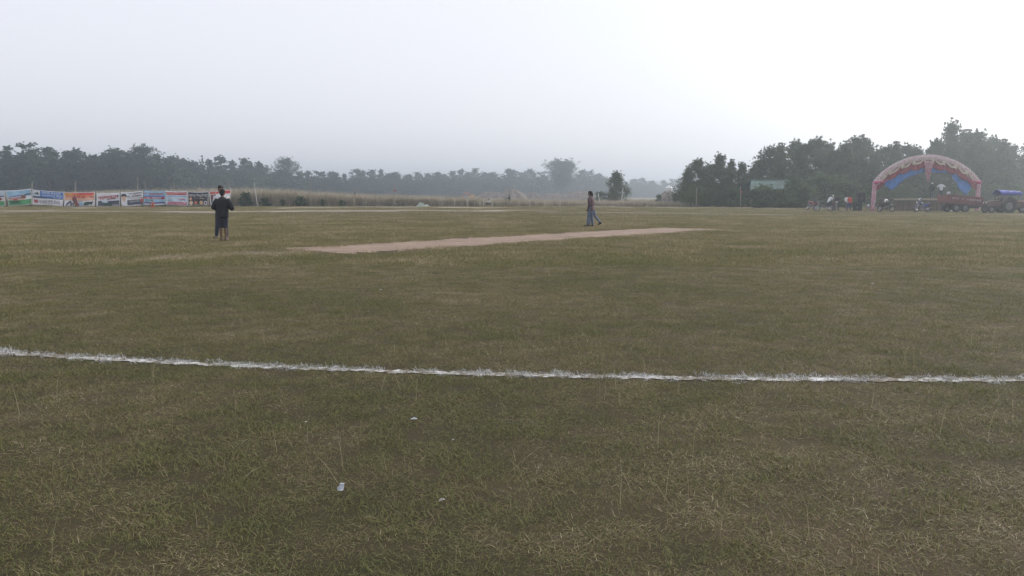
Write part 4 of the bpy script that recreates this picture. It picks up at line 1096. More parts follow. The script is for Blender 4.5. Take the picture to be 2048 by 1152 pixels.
for u, v, c1, c2 in ((0.12, 0.48, 'brown', 'peach'), (0.15, 0.18, 'cream', 'peach'), (0.38, 0.18, 'brown', 'orange'), (0.64, 0.19, 'cream', 'yellow'), (0.87, 0.17, 'white', 'maroon')):
    b.disc(u, v, 0.09, 0.145, c1, 'plate_print'); b.disc(u, v, 0.055, 0.09, c2, 'plate_print')
b = Banner([(418, 383), (462, 379), (459, 411), (421, 410)], 'white', 'red banner half hidden behind the two dark clad men', 10)
b.rect(0.03, 0.97, 0.78, 0.97, 'red'); b.rect(0.04, 0.36, 0.06, 0.5, 'slate'); b.rect(0.04, 0.4, 0.4, 0.76, 'maroon'); b.scribble(0.03, 0.5, 0.66, 0.8, 'white', 71, 0.05); b.scribble(0.06, 0.5, 0.84, 0.92, 'peach', 72); b.disc(0.26, 0.56, 0.05, 0.06, 'yellow'); b.rect(0.06, 0.34, 0.08, 0.16, 'ice')

# ------------------------------------------------------------------ poles
M_BAMBOO = plain('bamboo', (0.30, 0.255, 0.19), 0.7, var=0.3, scale=4); M_PALEWOOD = plain('pale_pole', (0.55, 0.53, 0.49), 0.75, var=0.15, scale=4); M_DARKWOOD = plain('dark_pole', (0.10, 0.085, 0.07), 0.85, var=0.3, scale=4)
def pole(xt, yt, xb, d, r, label, mat=M_BAMBOO, name='bamboo_pole', flag=None, group=None):
    t = AT(xt, yt, d); bt = AT(xb, 410, d)
    root = empty(name, (bt.x, d, 0)); rl = Vector((t.x - bt.x, 0, t.z)); L = rl.length
    mb = MB(); pts, rad = [], []
    nk = max(3, int(L / 0.42))
    for i in range(nk):          # bamboo joints
        q0, q1 = i / nk, (i + 1) / nk; w = r * (1 - 0.3 * q0)
        pts += [rl * (q0 + 0.02), rl * (q0 + 0.5 / nk), rl * (q1 - 0.012)]; rad += [w * 1.18, w * 0.95, w * 1.0]
    pts[0] = Vector((0, 0, -0.05)); mb.tube(pts, rad, 8); mb.build('shaft', mat, root, smooth=True)
    kn = MB(); kn.torus(rl * 0.72, r * 1.05, r * 0.35, 'Y', 12, 5); kn2 = MB(); kn2.tube([rl * 0.71 + Vector((-r, -r, 0)), rl * 0.72 + Vector((r * 1.6, -r * 1.2, 0.02)), rl * 0.735 + Vector((r, r, 0))], r * 0.35, 5)
    kn2.build('rope_tie', VC['grey'], root)
    if flag: 
        f = MB(); a = rl * 0.74; f.add([a + Vector((0, -r, 0.14)), a + Vector((0.22, -r - 0.03, 0.06)), a + Vector((0.2, -r - 0.02, -0.16)), a + Vector((0, -r, -0.10)), a + Vector((0.01, -r + 0.01, 0.13)), a + Vector((0.2, -r - 0.015, 0.05)), a + Vector((0.19, -r - 0.005, -0.15)), a + Vector((0.01, -r + 0.01, -0.09))],
                       [(0, 1, 2, 3), (7, 6, 5, 4), (0, 4, 5, 1), (1, 5, 6, 2), (2, 6, 7, 3), (3, 7, 4, 0)]); f.build('rag', flag, root)
    tag(root, label, 'pole', group)
for (x, y, lab) in ((64, 363, 'tall bamboo pole between the house banner and the bank banner'), (150.5, 361, 'tall bamboo pole behind the orange topped banner'), (275, 354, 'tallest pale bamboo pole behind the portrait banner'),
                    (347, 366, 'thin bamboo pole rising behind the crimson barred banner'), (458, 361, 'thin bamboo pole at the right end of the banner row')):
    pole(x, y, x + 0.6, BAN_D + 0.28, 0.075, lab)
for (x, lab) in ((10.4, 'short stake left of the house banner'), (127.6, 'short stake between the bank and orange banners'), (191, 'short stake between the orange and red lettered banners'), (240.8, 'short stake left of the portrait banner'),
                 (287, 'short dark stake right of the portrait banner'), (331.3, 'short stake left of the crimson barred banner'), (375.4, 'short stake left of the black restaurant banner'), (417.5, 'short stake right of the black restaurant banner')):
    pole(x, 380.5, x, BAN_D + 0.25, 0.045, lab, M_DARKWOOD, 'stake')
pole(508, 364, 515, 118, 0.06, 'leaning pale pole right of the dark clad pair', M_PALEWOOD)
pole(621, 358, 621.5, 118, 0.045, 'tall thin dark pole in the tall grass', M_BAMBOO)
pole(708.5, 377, 707.5, 117, 0.06, 'bamboo pole right of the tall thin dark one', M_BAMBOO, flag=C_GREY)
pole(788, 370, 789.5, 117, 0.06, 'bamboo pole with red rag left of the pale crumpled sheet', M_BAMBOO, flag=C_RED)
pole(1014, 385, 1014.5, 117, 0.05, 'thin pole beside the striding dark man', M_BAMBOO)
pole(1393, 376, 1393, 112, 0.06, 'bamboo pole at the left foot of the grove', M_BAMBOO)
pole(1481, 373, 1481.5, 108, 0.06, 'bamboo pole with a red rag left of the green roof', M_BAMBOO, flag=C_RED)
pole(1196, 386, 1201, 122, 0.07, 'pale leaning stake left of the lone bushy tree', M_PALEWOOD, 'stake')
pole(1246, 375, 1242, 122, 0.07, 'pale tall stake leaning against the lone bushy tree', M_PALEWOOD, 'stake')
pole(1247.5, 397, 1247.5, 121, 0.07, 'short white post right of the lone bushy tree', M_PALEWOOD, 'post')
for x, y in ((884, 399), (909, 399), (935, 399), (960, 398), (967, 396), (985, 397), (1060, 400), (1090, 400), (1120, 400)):
    pole(x, y, x, 118, 0.04, 'short pale fence post in the row before the sand heaps', M_PALEWOOD, 'post', None, 'short fence posts before the sand heaps')

# pale crumpled sheet lying by the posts
def crumple(name, c, w, dpt, h, mat, label, cat, seed, rz=0.0):
    g = np.random.default_rng(seed); n, m = 22, 14; V = []
    for j in range(m + 1):
        for i in range(n + 1):
            u, v = i / n - 0.5, j / m - 0.5; e = max(0, 1 - (2 * abs(u)) ** 2.4) * max(0, 1 - (2 * abs(v)) ** 2.4)
            z = h * e * (0.55 + 0.45 * math.sin(9 * u + 5 * v + seed)) * (0.8 + 0.3 * math.sin(17 * v - 6 * u)) + 0.03 * h * g.normal() * e
            V.append((u * w * (1 + 0.1 * math.sin(6 * v + seed)), v * dpt * (1 + 0.15 * math.sin(7 * u)), 0.012 + max(0, z)))
    k = n + 1; Fc = [(j * k + i, j * k + i + 1, (j + 1) * k + i + 1, (j + 1) * k + i) for j in range(m) for i in range(n)]
    o = link_mesh(name, np_mesh(name, V, Fc), mat, None, c, rz)
    md = o.modifiers.new('t', 'SOLIDIFY'); md.thickness = 0.004
    return tag(o, label, cat)
q = G(845, 413); crumple('plastic_sheet', (q.x, q.y, 0), 2.0, 1.4, 0.62, plain('pale_green_sheet', (0.34, 0.38, 0.31), 0.6, var=0.3), 'pale green crumpled plastic sheet on the dirt near the short posts', 'sheet', 3)

# ------------------------------------------------------------------ decorated arch
AD = 83.0; PX = AD / F
def speckle(name, a, b_, scale=14):
    m, n, l, b = new_mat(name); b.inputs['Roughness'].default_value = 0.85
    tc = n.new('ShaderNodeTexCoord'); v = n.new('ShaderNodeTexVoronoi'); v.inputs['Scale'].default_value = scale
    l.new(tc.outputs['Object'], v.inputs['Vector'])
    l.new(ramp(n, l, v.outputs['Distance'], [(0.25, a), (0.55, b_)]), b.inputs['Base Color'])
    return m
M_FRILL = speckle('arch_frill', (0.36, 0.13, 0.15, 1), (0.50, 0.44, 0.43, 1), 9); M_POSTC = speckle('post_cloth', (0.55, 0.46, 0.49, 1), (0.42, 0.17, 0.23, 1), 11)
M_SWAGR = plain('swag_maroon', (0.24, 0.03, 0.045), 0.7, var=0.25, scale=2); M_SWAGC = plain('swag_cream', (0.48, 0.41, 0.32), 0.7, var=0.1, scale=2); M_BLUEC = plain('drape_blue', (0.04, 0.16, 0.46), 0.6, var=0.2, scale=1.5); M_PINK = plain('bow_pink', (0.42, 0.06, 0.15), 0.7)
ac = AT(1851, 410, AD)
arch = empty('arch', (ac.x, AD, 0)); tag(arch, 'festive cloth arch with maroon swags, blue drape and pink posts', 'arch')
HWID, ZS, RISE = 105 * PX, AT(0, 363, AD).z, 52 * PX
def arc(u, drop=0.0): return Vector((u * HWID, 0, ZS + RISE * max(0, 1 - u * u) ** 0.8 - drop))
for s_ in (-1, 1):
    mb = MB(); x = s_ * 103 * PX
    lean_ = -0.10 if s_ < 0 else 0.0
    rr = []
    for j in range(15):
        z = ZS * j / 14; rr.append([(x + lean_ * (1 - z / ZS) + (0.21 + 0.02 * math.sin(j * 1.7)) * (1 + 0.06 * math.cos(6 * t)) * math.cos(t), 0.21 * math.sin(t) * (1 + 0.06 * math.cos(6 * t)), z) for t in [2 * math.pi * i / 24 for i in range(24)]])
    mb.loft(rr); mb.build('post', M_POSTC, arch, smooth=True)
    kb = MB(); kb.ball((x - s_ * 0.1, -0.15, ZS - 0.1), (0.30, 0.26, 0.19), 14, 10); kb.ball((x - s_ * 0.5, -0.2, ZS - 0.04), (0.34, 0.14, 0.11), 12, 8); kb.tube([(x - s_ * 0.7, -0.2, ZS - 0.12), (x - s_ * 1.1, -0.2, ZS + 0.12)], [0.12, 0.05], 8); kb.build('bow', M_PINK, arch, smooth=True)
mb = MB(); rr = []; N_ = 160
for i in range(N_ + 1):          # frilled outer band
    u = -1 + 2 * i / N_; u = math.copysign(abs(u) ** 0.9, u); c = arc(u); ruff = 0.06 * math.sin(i * 1.9)
    t2 = arc(min(1, u + 0.01)) - arc(max(-1, u - 0.01)); nrm = Vector((-t2.z, 0, t2.x)).normalized()
    w = 0.33
    rr.append([c + nrm * (w * math.cos(t) - w * 0.9) + Vector((0, (0.17 + ruff) * math.sin(t), 0)) + nrm * ruff * 0.7 * math.cos(t) for t in [2 * math.pi * k / 12 for k in range(12)]])
mb.loft(rr); mb.build('arch_band', M_FRILL, arch, smooth=True)
def hung(name, u0, u1, d0, depth_fn, mat, yoff, folds, n=26, m=7):
    mb = MB(); vs = []
    for j in range(m + 1):
        for i in range(n + 1):
            q = i / n; u = u0 + (u1 - u0) * q; v = j / m
            p = arc(u, (d0(q) if callable(d0) else d0) + depth_fn(q) * v)
            vs.append(p + Vector((0, yoff + 0.05 * math.sin(folds * q * 6.28 + 2 * v) * (0.4 + v), 0)))
    k = n + 1; mb.add(vs, [(j * k + i, j * k + i + 1, (j + 1) * k + i + 1, (j + 1) * k + i) for j in range(m) for i in range(n)])
    o = mb.build(name, mat, arch, smooth=True); md = o.modifiers.new('t', 'SOLIDIFY'); md.thickness = 0.012
sw = np.linspace(-0.97, 0.97, 10)
for i in range(9):
    a_, b_ = sw[i] - 0.03, sw[i + 1] + 0.04
    hung('swag', a_, b_, 0.40, lambda q: 0.55 + 0.5 * math.sin(math.pi * q) ** 0.7, M_SWAGR, -0.05 - 0.03 * (i % 2), 4, 22, 7)
    m_ = (sw[i] + sw[i + 1]) / 2; sg = 1 if m_ < 0 else -1
    hung('swag_trim', a_ + 0.02, b_ - 0.02, lambda q: 0.34 + 0.34 * math.sin(math.pi * q) ** 0.8, lambda q: 0.08 + 0.12 * math.sin(math.pi * q), M_SWAGC, -0.19, 2, 18, 4)   # cream crescent across the maroon
    hung('swag_trim', m_ - 0.07 * sg - 0.02, m_ - 0.07 * sg + 0.03, 0.42, lambda q: 0.36 + 0.12 * q, M_SWAGC, -0.22, 1, 8, 5)
def lerp_list(vals): return lambda q: float(np.interp(q, np.linspace(0, 1, len(vals)), vals))
hung('drape', -0.86, -0.05, 0.7, lerp_list([0.15, 1.1, 1.9, 1.75, 1.45, 1.3, 1.2, 1.1, 1.0]), M_BLUEC, 0.10, 7, 40, 8)
hung('drape', 0.05, 0.86, 0.7, lerp_list([1.0, 1.0, 0.95, 0.8, 0.8, 1.3, 1.9, 2.0, 1.0]), M_BLUEC, 0.10, 7, 40, 8)
mb = MB(); vs = []
for j in range(11):
    v = j / 10; w = 0.42 * (1 - v) ** 0.8 + 0.05
    for i in range(13):
        q = i / 12 - 0.5; vs.append(Vector((q * 2 * w, -0.26 + 0.07 * math.sin(i * 2.2), ZS + RISE - 0.65 - v * 2.1)))
mb.add(vs, [(j * 13 + i, j * 13 + i + 1, (j + 1) * 13 + i + 1, (j + 1) * 13 + i) for j in range(10) for i in range(12)])
o = mb.build('pendant', speckle('pendant_cloth', (0.50, 0.40, 0.43, 1), (0.36, 0.12, 0.17, 1), 6), arch, smooth=True); md = o.modifiers.new('t', 'SOLIDIFY'); md.thickness = 0.02

# ------------------------------------------------------------------ platform under the arch
SD = 81.0; SP = SD / F
M_PLANK = [plain('plank_%d' % i, c, 0.85, var=0.3, scale=3, bump=0.3) for i, c in enumerate([(0.10, 0.072, 0.048), (0.078, 0.058, 0.044), (0.125, 0.080, 0.055), (0.098, 0.055, 0.043)])]
sx0, sx1 = AT(1788, 400, SD).x, AT(1938, 400, SD).x; stz = AT(0, 397.5, SD).z
plat = empty('platform', ((sx0 + sx1) / 2, SD, 0)); tag(plat, 'low wooden platform with brown boarded front under the arch', 'platform')
W_ = sx1 - sx0; n_b = 34
MB().box((0, 3.2, stz - 0.05), (W_, 6.4, 0.1)).build('deck', M_PLANK[1], plat, bevel=0.01)
MB().box((0, -0.06, stz - 0.06), (W_ + 0.1, 0.05, 0.13)).build('edge_rail', plain('rail_pale', (0.30, 0.25, 0.18), 0.8), plat, bevel=0.008)
bme = MB().box((0, 0, 0), (W_ / n_b - 0.03, 0.03, stz - 0.2)).mesh('board', bevel=0.004)
for i in range(n_b):
    m2 = bme.copy(); m2.materials.append(M_PLANK[rnd.randrange(4)])
    link_mesh('board', m2, None, plat, (-W_ / 2 + (i + 0.5) * W_ / n_b, -0.012 + rnd.uniform(-0.012, 0.012), (stz - 0.2) / 2 + 0.02))
for i in range(6):
    MB().tube([(-W_ / 2 + 0.1 + i * (W_ - 0.2) / 5, 3.0, 0), (-W_ / 2 + 0.1 + i * (W_ - 0.2) / 5, 3.0, stz - 0.1)], 0.06, 8).build('support_post', M_DARKWOOD, plat)
p = AT(1881, 397, 83.5); person('man in white shirt standing on the platform under the arch', (p.x, 83.5, stz), R(170), 1.72, tops=C_WHITE, bottoms=C_DARKP, sleeve=0.5, arms=((0, 42, 20, 0), (0, 40, 20, 0)), voxel=0.026, bulk=1.1)
p = AT(1863, 397, 83.8); person('dark clad man with pale cap standing on the platform left of the white shirt', (p.x, 83.8, stz), R(170), 1.6, tops=C_DARKJ, bottoms=C_DARKP, cap=M_WHITEPL, voxel=0.026)
p = AT(1897, 397, 83.5); person('small pale clad person at the right end of the platform', (p.x, 83.6, stz), R(180), 1.2, lean=10, legs=((85, 8, 95), (85, 8, 95)), tops=C_WHITE, bottoms=C_GREY, sleeve=0.5, voxel=0.026)

p = G(1886, 422.6); person('person in pale top and dark trousers standing before the platform left of the red trailer', (p.x, p.y, 0), R(20), 1.3, tops=C_WHITE, bottoms=C_DARKP, sleeve=0.5, voxel=0.026)
# ------------------------------------------------------------------ motorcycles
M_RUBBER = plain('rubber', (0.022, 0.022, 0.023), 0.8); M_CHROME = plain('chrome', (0.55, 0.55, 0.56), 0.25, 1.0, 0.05); M_ENGINE = plain('engine', (0.12, 0.12, 0.125), 0.4, 0.7); M_LENS = plain('lens', (0.75, 0.77, 0.78), 0.15); M_BLACKP = plain('black_plastic', (0.02, 0.02, 0.022), 0.5)
M_REDLENS = plain('red_lens', (0.45, 0.02, 0.02), 0.2)
def motorcycle(label, loc, rz, paint, lean=R(8), seat=M_BLACKP):
    root = empty('motorcycle', loc, rz); tag(root, label, 'motorcycle', None)
    tilt = Matrix.Rotation(lean, 3, 'X')
    def T(mb): mb.v = [tuple(tilt @ Vector(v)) for v in mb.v]; return mb
    for wx in (-0.62, 0.66):
        w = T(MB().torus((wx, 0, 0.30), 0.255, 0.05, 'Y', 28, 8)).build('wheel', M_RUBBER, root, smooth=True)
        r_ = MB().torus((wx, 0, 0.30), 0.205, 0.018, 'Y', 24, 6)
        for k in range(5):
            a = k * 1.2566; r_.tube([(wx, 0, 0.30), (wx + 0.2 * math.cos(a), 0, 0.30 + 0.2 * math.sin(a))], [0.022, 0.014], 5)
        r_.tube([(wx, -0.05, 0.30), (wx, 0.05, 0.30)], 0.04, 10); T(r_).build('rim', M_CHROME, w)
    f = MB(); f.tube([(0.42, 0, 0.82), (0.1, 0, 0.72), (-0.3, 0, 0.66), (-0.72, 0, 0.72)], 0.026, 7); f.tube([(0.42, 0, 0.80), (0.32, 0, 0.35), (0.0, 0, 0.26), (-0.3, 0, 0.30), (-0.36, 0, 0.62)], 0.024, 7)
    for s_ in (-1, 1): f.tube([(-0.30, s_ * 0.05, 0.36), (-0.62, s_ * 0.075, 0.30)], 0.02, 6); f.tube([(-0.5, s_ * 0.09, 0.64), (-0.60, s_ * 0.09, 0.34)], 0.022, 7)
    T(f).build('frame', M_BLACKP, root, smooth=True)
    e = MB().box((0.06, 0, 0.38), (0.34, 0.22, 0.22)); e.tube([(0.14, 0, 0.42), (0.22, 0, 0.62)], [0.1, 0.085], 10)
    for k in range(4): e.box((0.17 + 0.018 * k, 0, 0.48 + 0.035 * k), (0.2, 0.2, 0.012))
    T(e).build('engine', M_ENGINE, root, bevel=0.012)
    t = MB(); prof = [(-0.08, 0.05, 0.04, 0.76), (0.0, 0.11, 0.08, 0.80), (0.15, 0.145, 0.105, 0.84), (0.3, 0.135, 0.10, 0.86), (0.40, 0.07, 0.06, 0.85)]
    t.loft([[(x, w * math.cos(q), z + h * math.sin(q)) for q in [2 * math.pi * i / 14 for i in range(14)]] for x, w, h, z in prof]); T(t).build('fuel_tank', paint, root, smooth=True)
    s_ = MB(); prof = [(-0.10, 0.09, 0.035, 0.80), (-0.25, 0.125, 0.05, 0.78), (-0.5, 0.13, 0.05, 0.81), (-0.74, 0.10, 0.045, 0.85), (-0.80, 0.05, 0.02, 0.86)]
    s_.loft([[(x, w * math.cos(q), z + h * math.sin(q)) for q in [2 * math.pi * i / 12 for i in range(12)]] for x, w, h, z in prof]); T(s_).build('seat', seat, root, smooth=True)
    p_ = MB().prism([(-0.2, 0.72), (-0.12, 0.5), (-0.36, 0.48), (-0.84, 0.76), (-0.8, 0.82)], -0.10, 0.10); T(p_).build('side_panel', paint, root, bevel=0.02)
    k_ = MB()
    for sg in (-1, 1): k_.tube([(0.40, sg * 0.075, 0.90), (0.66, sg * 0.075, 0.30)], 0.022, 8)
    T(k_).build('fork', M_CHROME, root, smooth=True)
    h = MB().tube([(0.32, -0.36, 0.98), (0.40, -0.2, 1.02), (0.43, 0, 0.97), (0.40, 0.2, 1.02), (0.32, 0.36, 0.98)], 0.014, 7); T(h).build('handlebar', M_BLACKP, root, smooth=True)
    for sg in (-1, 1):
        m_ = MB().tube([(0.40, sg * 0.24, 1.02), (0.36, sg * 0.30, 1.16)], 0.007, 5); m_.ball((0.35, sg * 0.32, 1.18), (0.015, 0.06, 0.04), 10, 8); T(m_).build('mirror', M_BLACKP, root, smooth=True)
    hl_ = MB().ball((0.50, 0, 0.90), (0.09, 0.10, 0.10), 14, 10); hd = T(hl_).build('headlight', paint, root, smooth=True)
    T(MB().ball((0.565, 0, 0.90), (0.035, 0.082, 0.082), 12, 8)).build('lens', M_LENS, hd, smooth=True)
    T(MB().ball((-0.87, 0, 0.78), (0.04, 0.07, 0.04), 10, 8)).build('tail_light', M_REDLENS, root, smooth=True)
    for wx, a0, a1 in ((0.66, 20, 150), (-0.62, 40, 160)):
        g = MB(); g.loft([[(wx + rr_ * math.cos(R(a)), yy, 0.30 + rr_ * math.sin(R(a))) for rr_, yy in ((0.325, -0.06), (0.345, 0), (0.325, 0.06), (0.318, 0))] for a in np.linspace(a0, a1, 12)]); T(g).build('mudguard', paint if wx > 0 else M_BLACKP, root, smooth=True)
    T(MB().tube([(0.24, 0.10, 0.40), (0.2, 0.13, 0.24), (-0.2, 0.14, 0.24), (-0.45, 0.15, 0.30), (-0.85, 0.16, 0.40)], [0.02, 0.022, 0.026, 0.045, 0.042], 9)).build('exhaust', M_CHROME, root, smooth=True)
    T(MB().tube([(-0.02, -0.1, 0.26), (0.02, -0.26, 0.05)], 0.012, 6)).build('kickstand', M_BLACKP, root)
    return root
P_BLACK = plain('paint_black', (0.018, 0.018, 0.02), 0.25); P_RED = plain('paint_red', (0.24, 0.03, 0.03), 0.4); P_BLUE = plain('paint_blue', (0.03, 0.045, 0.20), 0.3)
def bike(x, y, rz, paint, label):
    p = G(x, y); return motorcycle(label, (p.x, p.y, 0), R(rz), paint)
bike(1622, 420.2, 105, P_RED, 'red motorcycle parked end-on at the left of the group')
bike(1648, 421.6, 165, P_BLACK, 'black motorcycle under the hands of the bending white shirt man')
bike(1668, 422.0, 60, P_BLACK, 'black motorcycle beside the black clad man')
bike(1771, 424.2, 12, P_BLACK, 'black motorcycle with a white helmet left of the platform')
bike(1845, 424.4, 195, P_BLUE, 'blue motorcycle parked before the middle of the platform')
def helmet_obj(c, label, r=0.15):
    root = empty('helmet', c); n = MB(); n.loft([[(r * math.sin(a) * math.cos(t), r * 1.15 * math.sin(a) * math.sin(t), r * 1.0 * math.cos(a)) for t in [2 * math.pi * i / 18 for i in range(18)]] for a in np.linspace(0.02, 2.2, 9)], caps=True)
    n.build('shell', M_WHITEPL, root, smooth=True); MB().prism([(-0.09, -0.05), (0.09, -0.05), (0.08, 0.05), (-0.08, 0.05)], -r * 1.2, -r * 1.02).build('visor', M_BLACKP, root, bevel=0.01); tag(root, label, 'helmet')
p = G(1771, 424.2); helmet_obj((p.x + 0.05, p.y + 0.10, 1.03), 'white helmet sitting on the tank of the black motorcycle', 0.17)
p = G(1845, 424.4); helmet_obj((p.x - 0.30, p.y - 0.02, 1.16), 'small white helmet hung on the handlebar of the blue motorcycle', 0.12)

# speakers, stool, basin, plank
M_SPK = plain('speaker_black', (0.020, 0.020, 0.022), 0.75); M_CONE = plain('speaker_cone', (0.05, 0.05, 0.052), 0.6)
def speaker(x, d, z0, w, h, label):
    p = AT(x, 400, d); root = empty('loudspeaker', (p.x, d, z0)); tag(root, label, 'loudspeaker')
    MB().box((0, 0, h / 2), (w, 0.5, h)).build('cabinet', M_SPK, root, bevel=0.015)
    for zc, r_ in ((h * 0.33, w * 0.34), (h * 0.77, w * 0.18)):
        c = MB().torus((0, -0.255, zc), r_, 0.02, 'Y', 24, 6); c.build('ring', M_BLACKP, root, smooth=True)
        MB().loft([[(q * math.cos(t), -0.252 + y_, zc + q * math.sin(t)) for t in [2 * math.pi * i / 20 for i in range(20)]] for q, y_ in ((r_, -0.003), (r_ * 0.4, -0.002), (r_ * 0.3, -0.02), (0.01, -0.03))]).build('cone', M_CONE, root, smooth=True)
SPD = 82.0
speaker(1715.5, SPD, 0, 0.74, 0.86, 'lower black loudspeaker cabinet standing on the grass')
speaker(1721, SPD, 0.866, 0.74, 0.95, 'upper black loudspeaker cabinet stacked on another')
p = G(1737, 421); st = empty('stool', (p.x, p.y, 0)); tag(st, 'low grey plastic stool left of the arch post', 'stool'); M_STOOL = plain('grey_stool', (0.17, 0.17, 0.18), 0.6)
MB().box((0, 0, 0.37), (0.42, 0.42, 0.05)).build('seat', M_STOOL, st, bevel=0.015)
for a in (-1, 1):
    for b2 in (-1, 1): MB().tube([(a * 0.15, b2 * 0.15, 0.35), (a * 0.2, b2 * 0.2, 0)], [0.035, 0.028], 6).build('leg', M_STOOL, st)
helmet_obj((p.x, p.y, 0.395 + 0.085), 'white helmet resting on the low grey stool', 0.14)
p = G(1685, 422); bs = MB()
bs.loft([[(r_ * 1.25 * math.cos(t), r_ * math.sin(t), z) for t in [2 * math.pi * i / 24 for i in range(24)]] for r_, z in ((0.13, 0.0), (0.16, 0.02), (0.21, 0.11), (0.225, 0.115), (0.205, 0.105), (0.15, 0.03), (0.02, 0.025))]); tag(bs.build('basin', M_WHITEPL, None, True, 0, (p.x, p.y, 0)), 'white plastic basin on the grass at the red shirted person\'s feet', 'basin')
p = G(1899, 423); tag(MB().box((0, 0, 0.05), (0.72, 0.16, 0.07)).box((0.2, 0.05, 0.0), (0.1, 0.1, 0.05)).build('plank', M_WHITEPL, None, False, 0.008, (p.x, p.y, 0.02), R(4)), 'white painted plank on the ground left of the red trailer wheel', 'plank')

# ------------------------------------------------------------------ trailers and tractor
M_TRED = plain('trailer_red', (0.15, 0.034, 0.034), 0.75, var=0.3, scale=2, dirt=(0.09, 0.04, 0.036)); M_TDARK = plain('chassis', (0.05, 0.04, 0.038), 0.8); M_LETTER = plain('letter_white', (0.40, 0.33, 0.33), 0.7); M_HUB = plain('hub_grey', (0.17, 0.165, 0.16), 0.75, var=0.35, scale=6)
def wheel(root, c, R_, r_, hub=M_HUB, name='wheel', lugs=0):
    w = MB().torus(c, R_ - r_, r_, 'Y', 32, 8, 1.15)
    for k in range(lugs):
        a = 2 * math.pi * k / lugs; w.box((c[0] + (R_ - 0.01) * math.cos(a), c[1], c[2] + (R_ - 0.01) * math.sin(a)), (0.05, r_ * 1.7, 0.035), Matrix.Rotation(-a + 0.3, 3, 'Y'))
    o = w.build(name, M_RUBBER, root, smooth=True)
    h = MB(); q = R_ - r_ * 1.7
    h.loft([[(c[0] + a * math.cos(t), c[1] + y_, c[2] + a * math.sin(t)) for t in [2 * math.pi * i / 20 for i in range(20)]] for a, y_ in ((q, 0.06), (q * 1.02, -0.05), (q * 0.8, -0.03), (q * 0.45, -0.05), (q * 0.3, -0.10), (0.01, -0.11))]); h.build('rim', hub, o, smooth=True)
def trailer(label, x0, x1, ytl, ytr, ybl, ybr, d, wheels, wr, letters=True, paint=None, trim=None):
    pl, pr = AT(x0, 400, d), AT(x1, 400, d); cx = (pl.x + pr.x) / 2; root = empty('trailer', (cx, d, 0)); tag(root, label, 'trailer')
    paint = paint or M_TRED
    L = pr.x - pl.x; zt0, zt1, zb0, zb1 = AT(0, ytl, d).z, AT(0, ytr, d).z, AT(0, ybl, d).z, AT(0, ybr, d).z; dep = 1.9
    zt = lambda q: zt0 + (zt1 - zt0) * q
    zb = lambda q: zb0 + (zb1 - zb0) * q
    X = lambda q: -L / 2 + L * q
    for yy, nm in ((0.0, 'side_panel'), (dep, 'side_panel')):
        m_ = MB(); m_.prism([(X(0), zb(0)), (X(1), zb(1)), (X(1), zt(1)), (X(0), zt(0))], yy - 0.03, yy + 0.03); so = m_.build(nm, paint, root, bevel=0.008)
        if yy == 0.0:
            for k in range(8):     # stake ribs
                q = 0.03 + 0.94 * k / 7; MB().box((X(q), -0.055, (zb(q) + zt(q)) / 2), (0.06, 0.05, zt(q) - zb(q) - 0.02)).build('rib', paint, so, bevel=0.006)
            r1 = MB(); r1.prism([(X(0), zt(0) - 0.03), (X(1), zt(1) - 0.03), (X(1), zt(1) + 0.05), (X(0), zt(0) + 0.05)], -0.05, 0.04); r1.build('top_rail', trim or paint, so)
            if letters:
                g = random.Random(4)
                for k in range(12):
                    if k in (3, 5): continue
                    q = 0.10 + 0.83 * k / 12; h_ = (zt(q) - zb(q)); c_ = (X(q) + 0.10, zb(q) + h_ * 0.62); s2 = 0.17
                    m3 = MB()
                    for (dx, dz, w_, hh) in [(-0.3, 0, 0.25, 1.0), (0.3, g.choice([0, 0.2]), 0.25, g.choice([1.0, 0.6])), (0, g.choice([0.38, 0, -0.38]), 0.6, 0.25)]:
                        m3.box((c_[0] + dx * s2, -0.084, c_[1] + dz * s2), (w_ * s2, 0.008, hh * s2))
                    m3.build('lettering', M_LETTER, so)
    for q in (0.0, 1.0): MB().box((X(q) + (0.03 if q == 0 else -0.03), dep / 2, (zb(q) + zt(q)) / 2), (0.05, dep - 0.08, zt(q) - zb(q) - 0.04)).build('end_panel', paint, root, bevel=0.006)
    m_ = MB(); m_.prism([(X(0.02), zb(0) - 0.1), (X(0.98), zb(1) - 0.1), (X(0.98), zb(1) - 0.012), (X(0.02), zb(0) - 0.012)], 0.05, dep - 0.05); m_.build('floor', M_TDARK, root)
    zc = min(zb0, zb1) - 0.1
    for yy in (0.4, dep - 0.4): MB().box((0, yy, zc - 0.06), (L * 0.9, 0.1, 0.14)).build('chassis_beam', M_TDARK, root)
    for wx in wheels:
        xq = AT(wx, 400, d).x - cx
        MB().tube([(xq, 0.2, wr), (xq, dep - 0.2, wr)], 0.05, 8).build('axle', M_TDARK, root)
        MB().box((xq, 0.4, (wr + zc) / 2), (0.5, 0.08, max(0.05, zc - wr))).build('spring', M_TDARK, root)
        wheel(root, (xq, 0.14, wr), wr, wr * 0.27); wheel(root, (xq, dep - 0.14, wr), wr, wr * 0.27)
    return root
TD = 75.0
trailer('red farm trailer with white lettering and raised left end', 1896, 1967, 389.5, 396, 405.5, 412, TD, (1915.5, 1933), 0.40)
trailer('brown trailer with pale top edge cut by the right picture edge', 2031, 2110, 402.5, 402.5, 414, 414, 71.5, (2048, 2085), 0.40, False, plain('trailer_brown', (0.10, 0.055, 0.04), 0.7), plain('trailer_top', (0.42, 0.27, 0.20), 0.7))
MT = plain('tractor_maroon', (0.095, 0.042, 0.042), 0.65, var=0.35, scale=5, dirt=(0.10, 0.075, 0.06))
TRD = 72.0; t0 = AT(2012, 400, TRD)
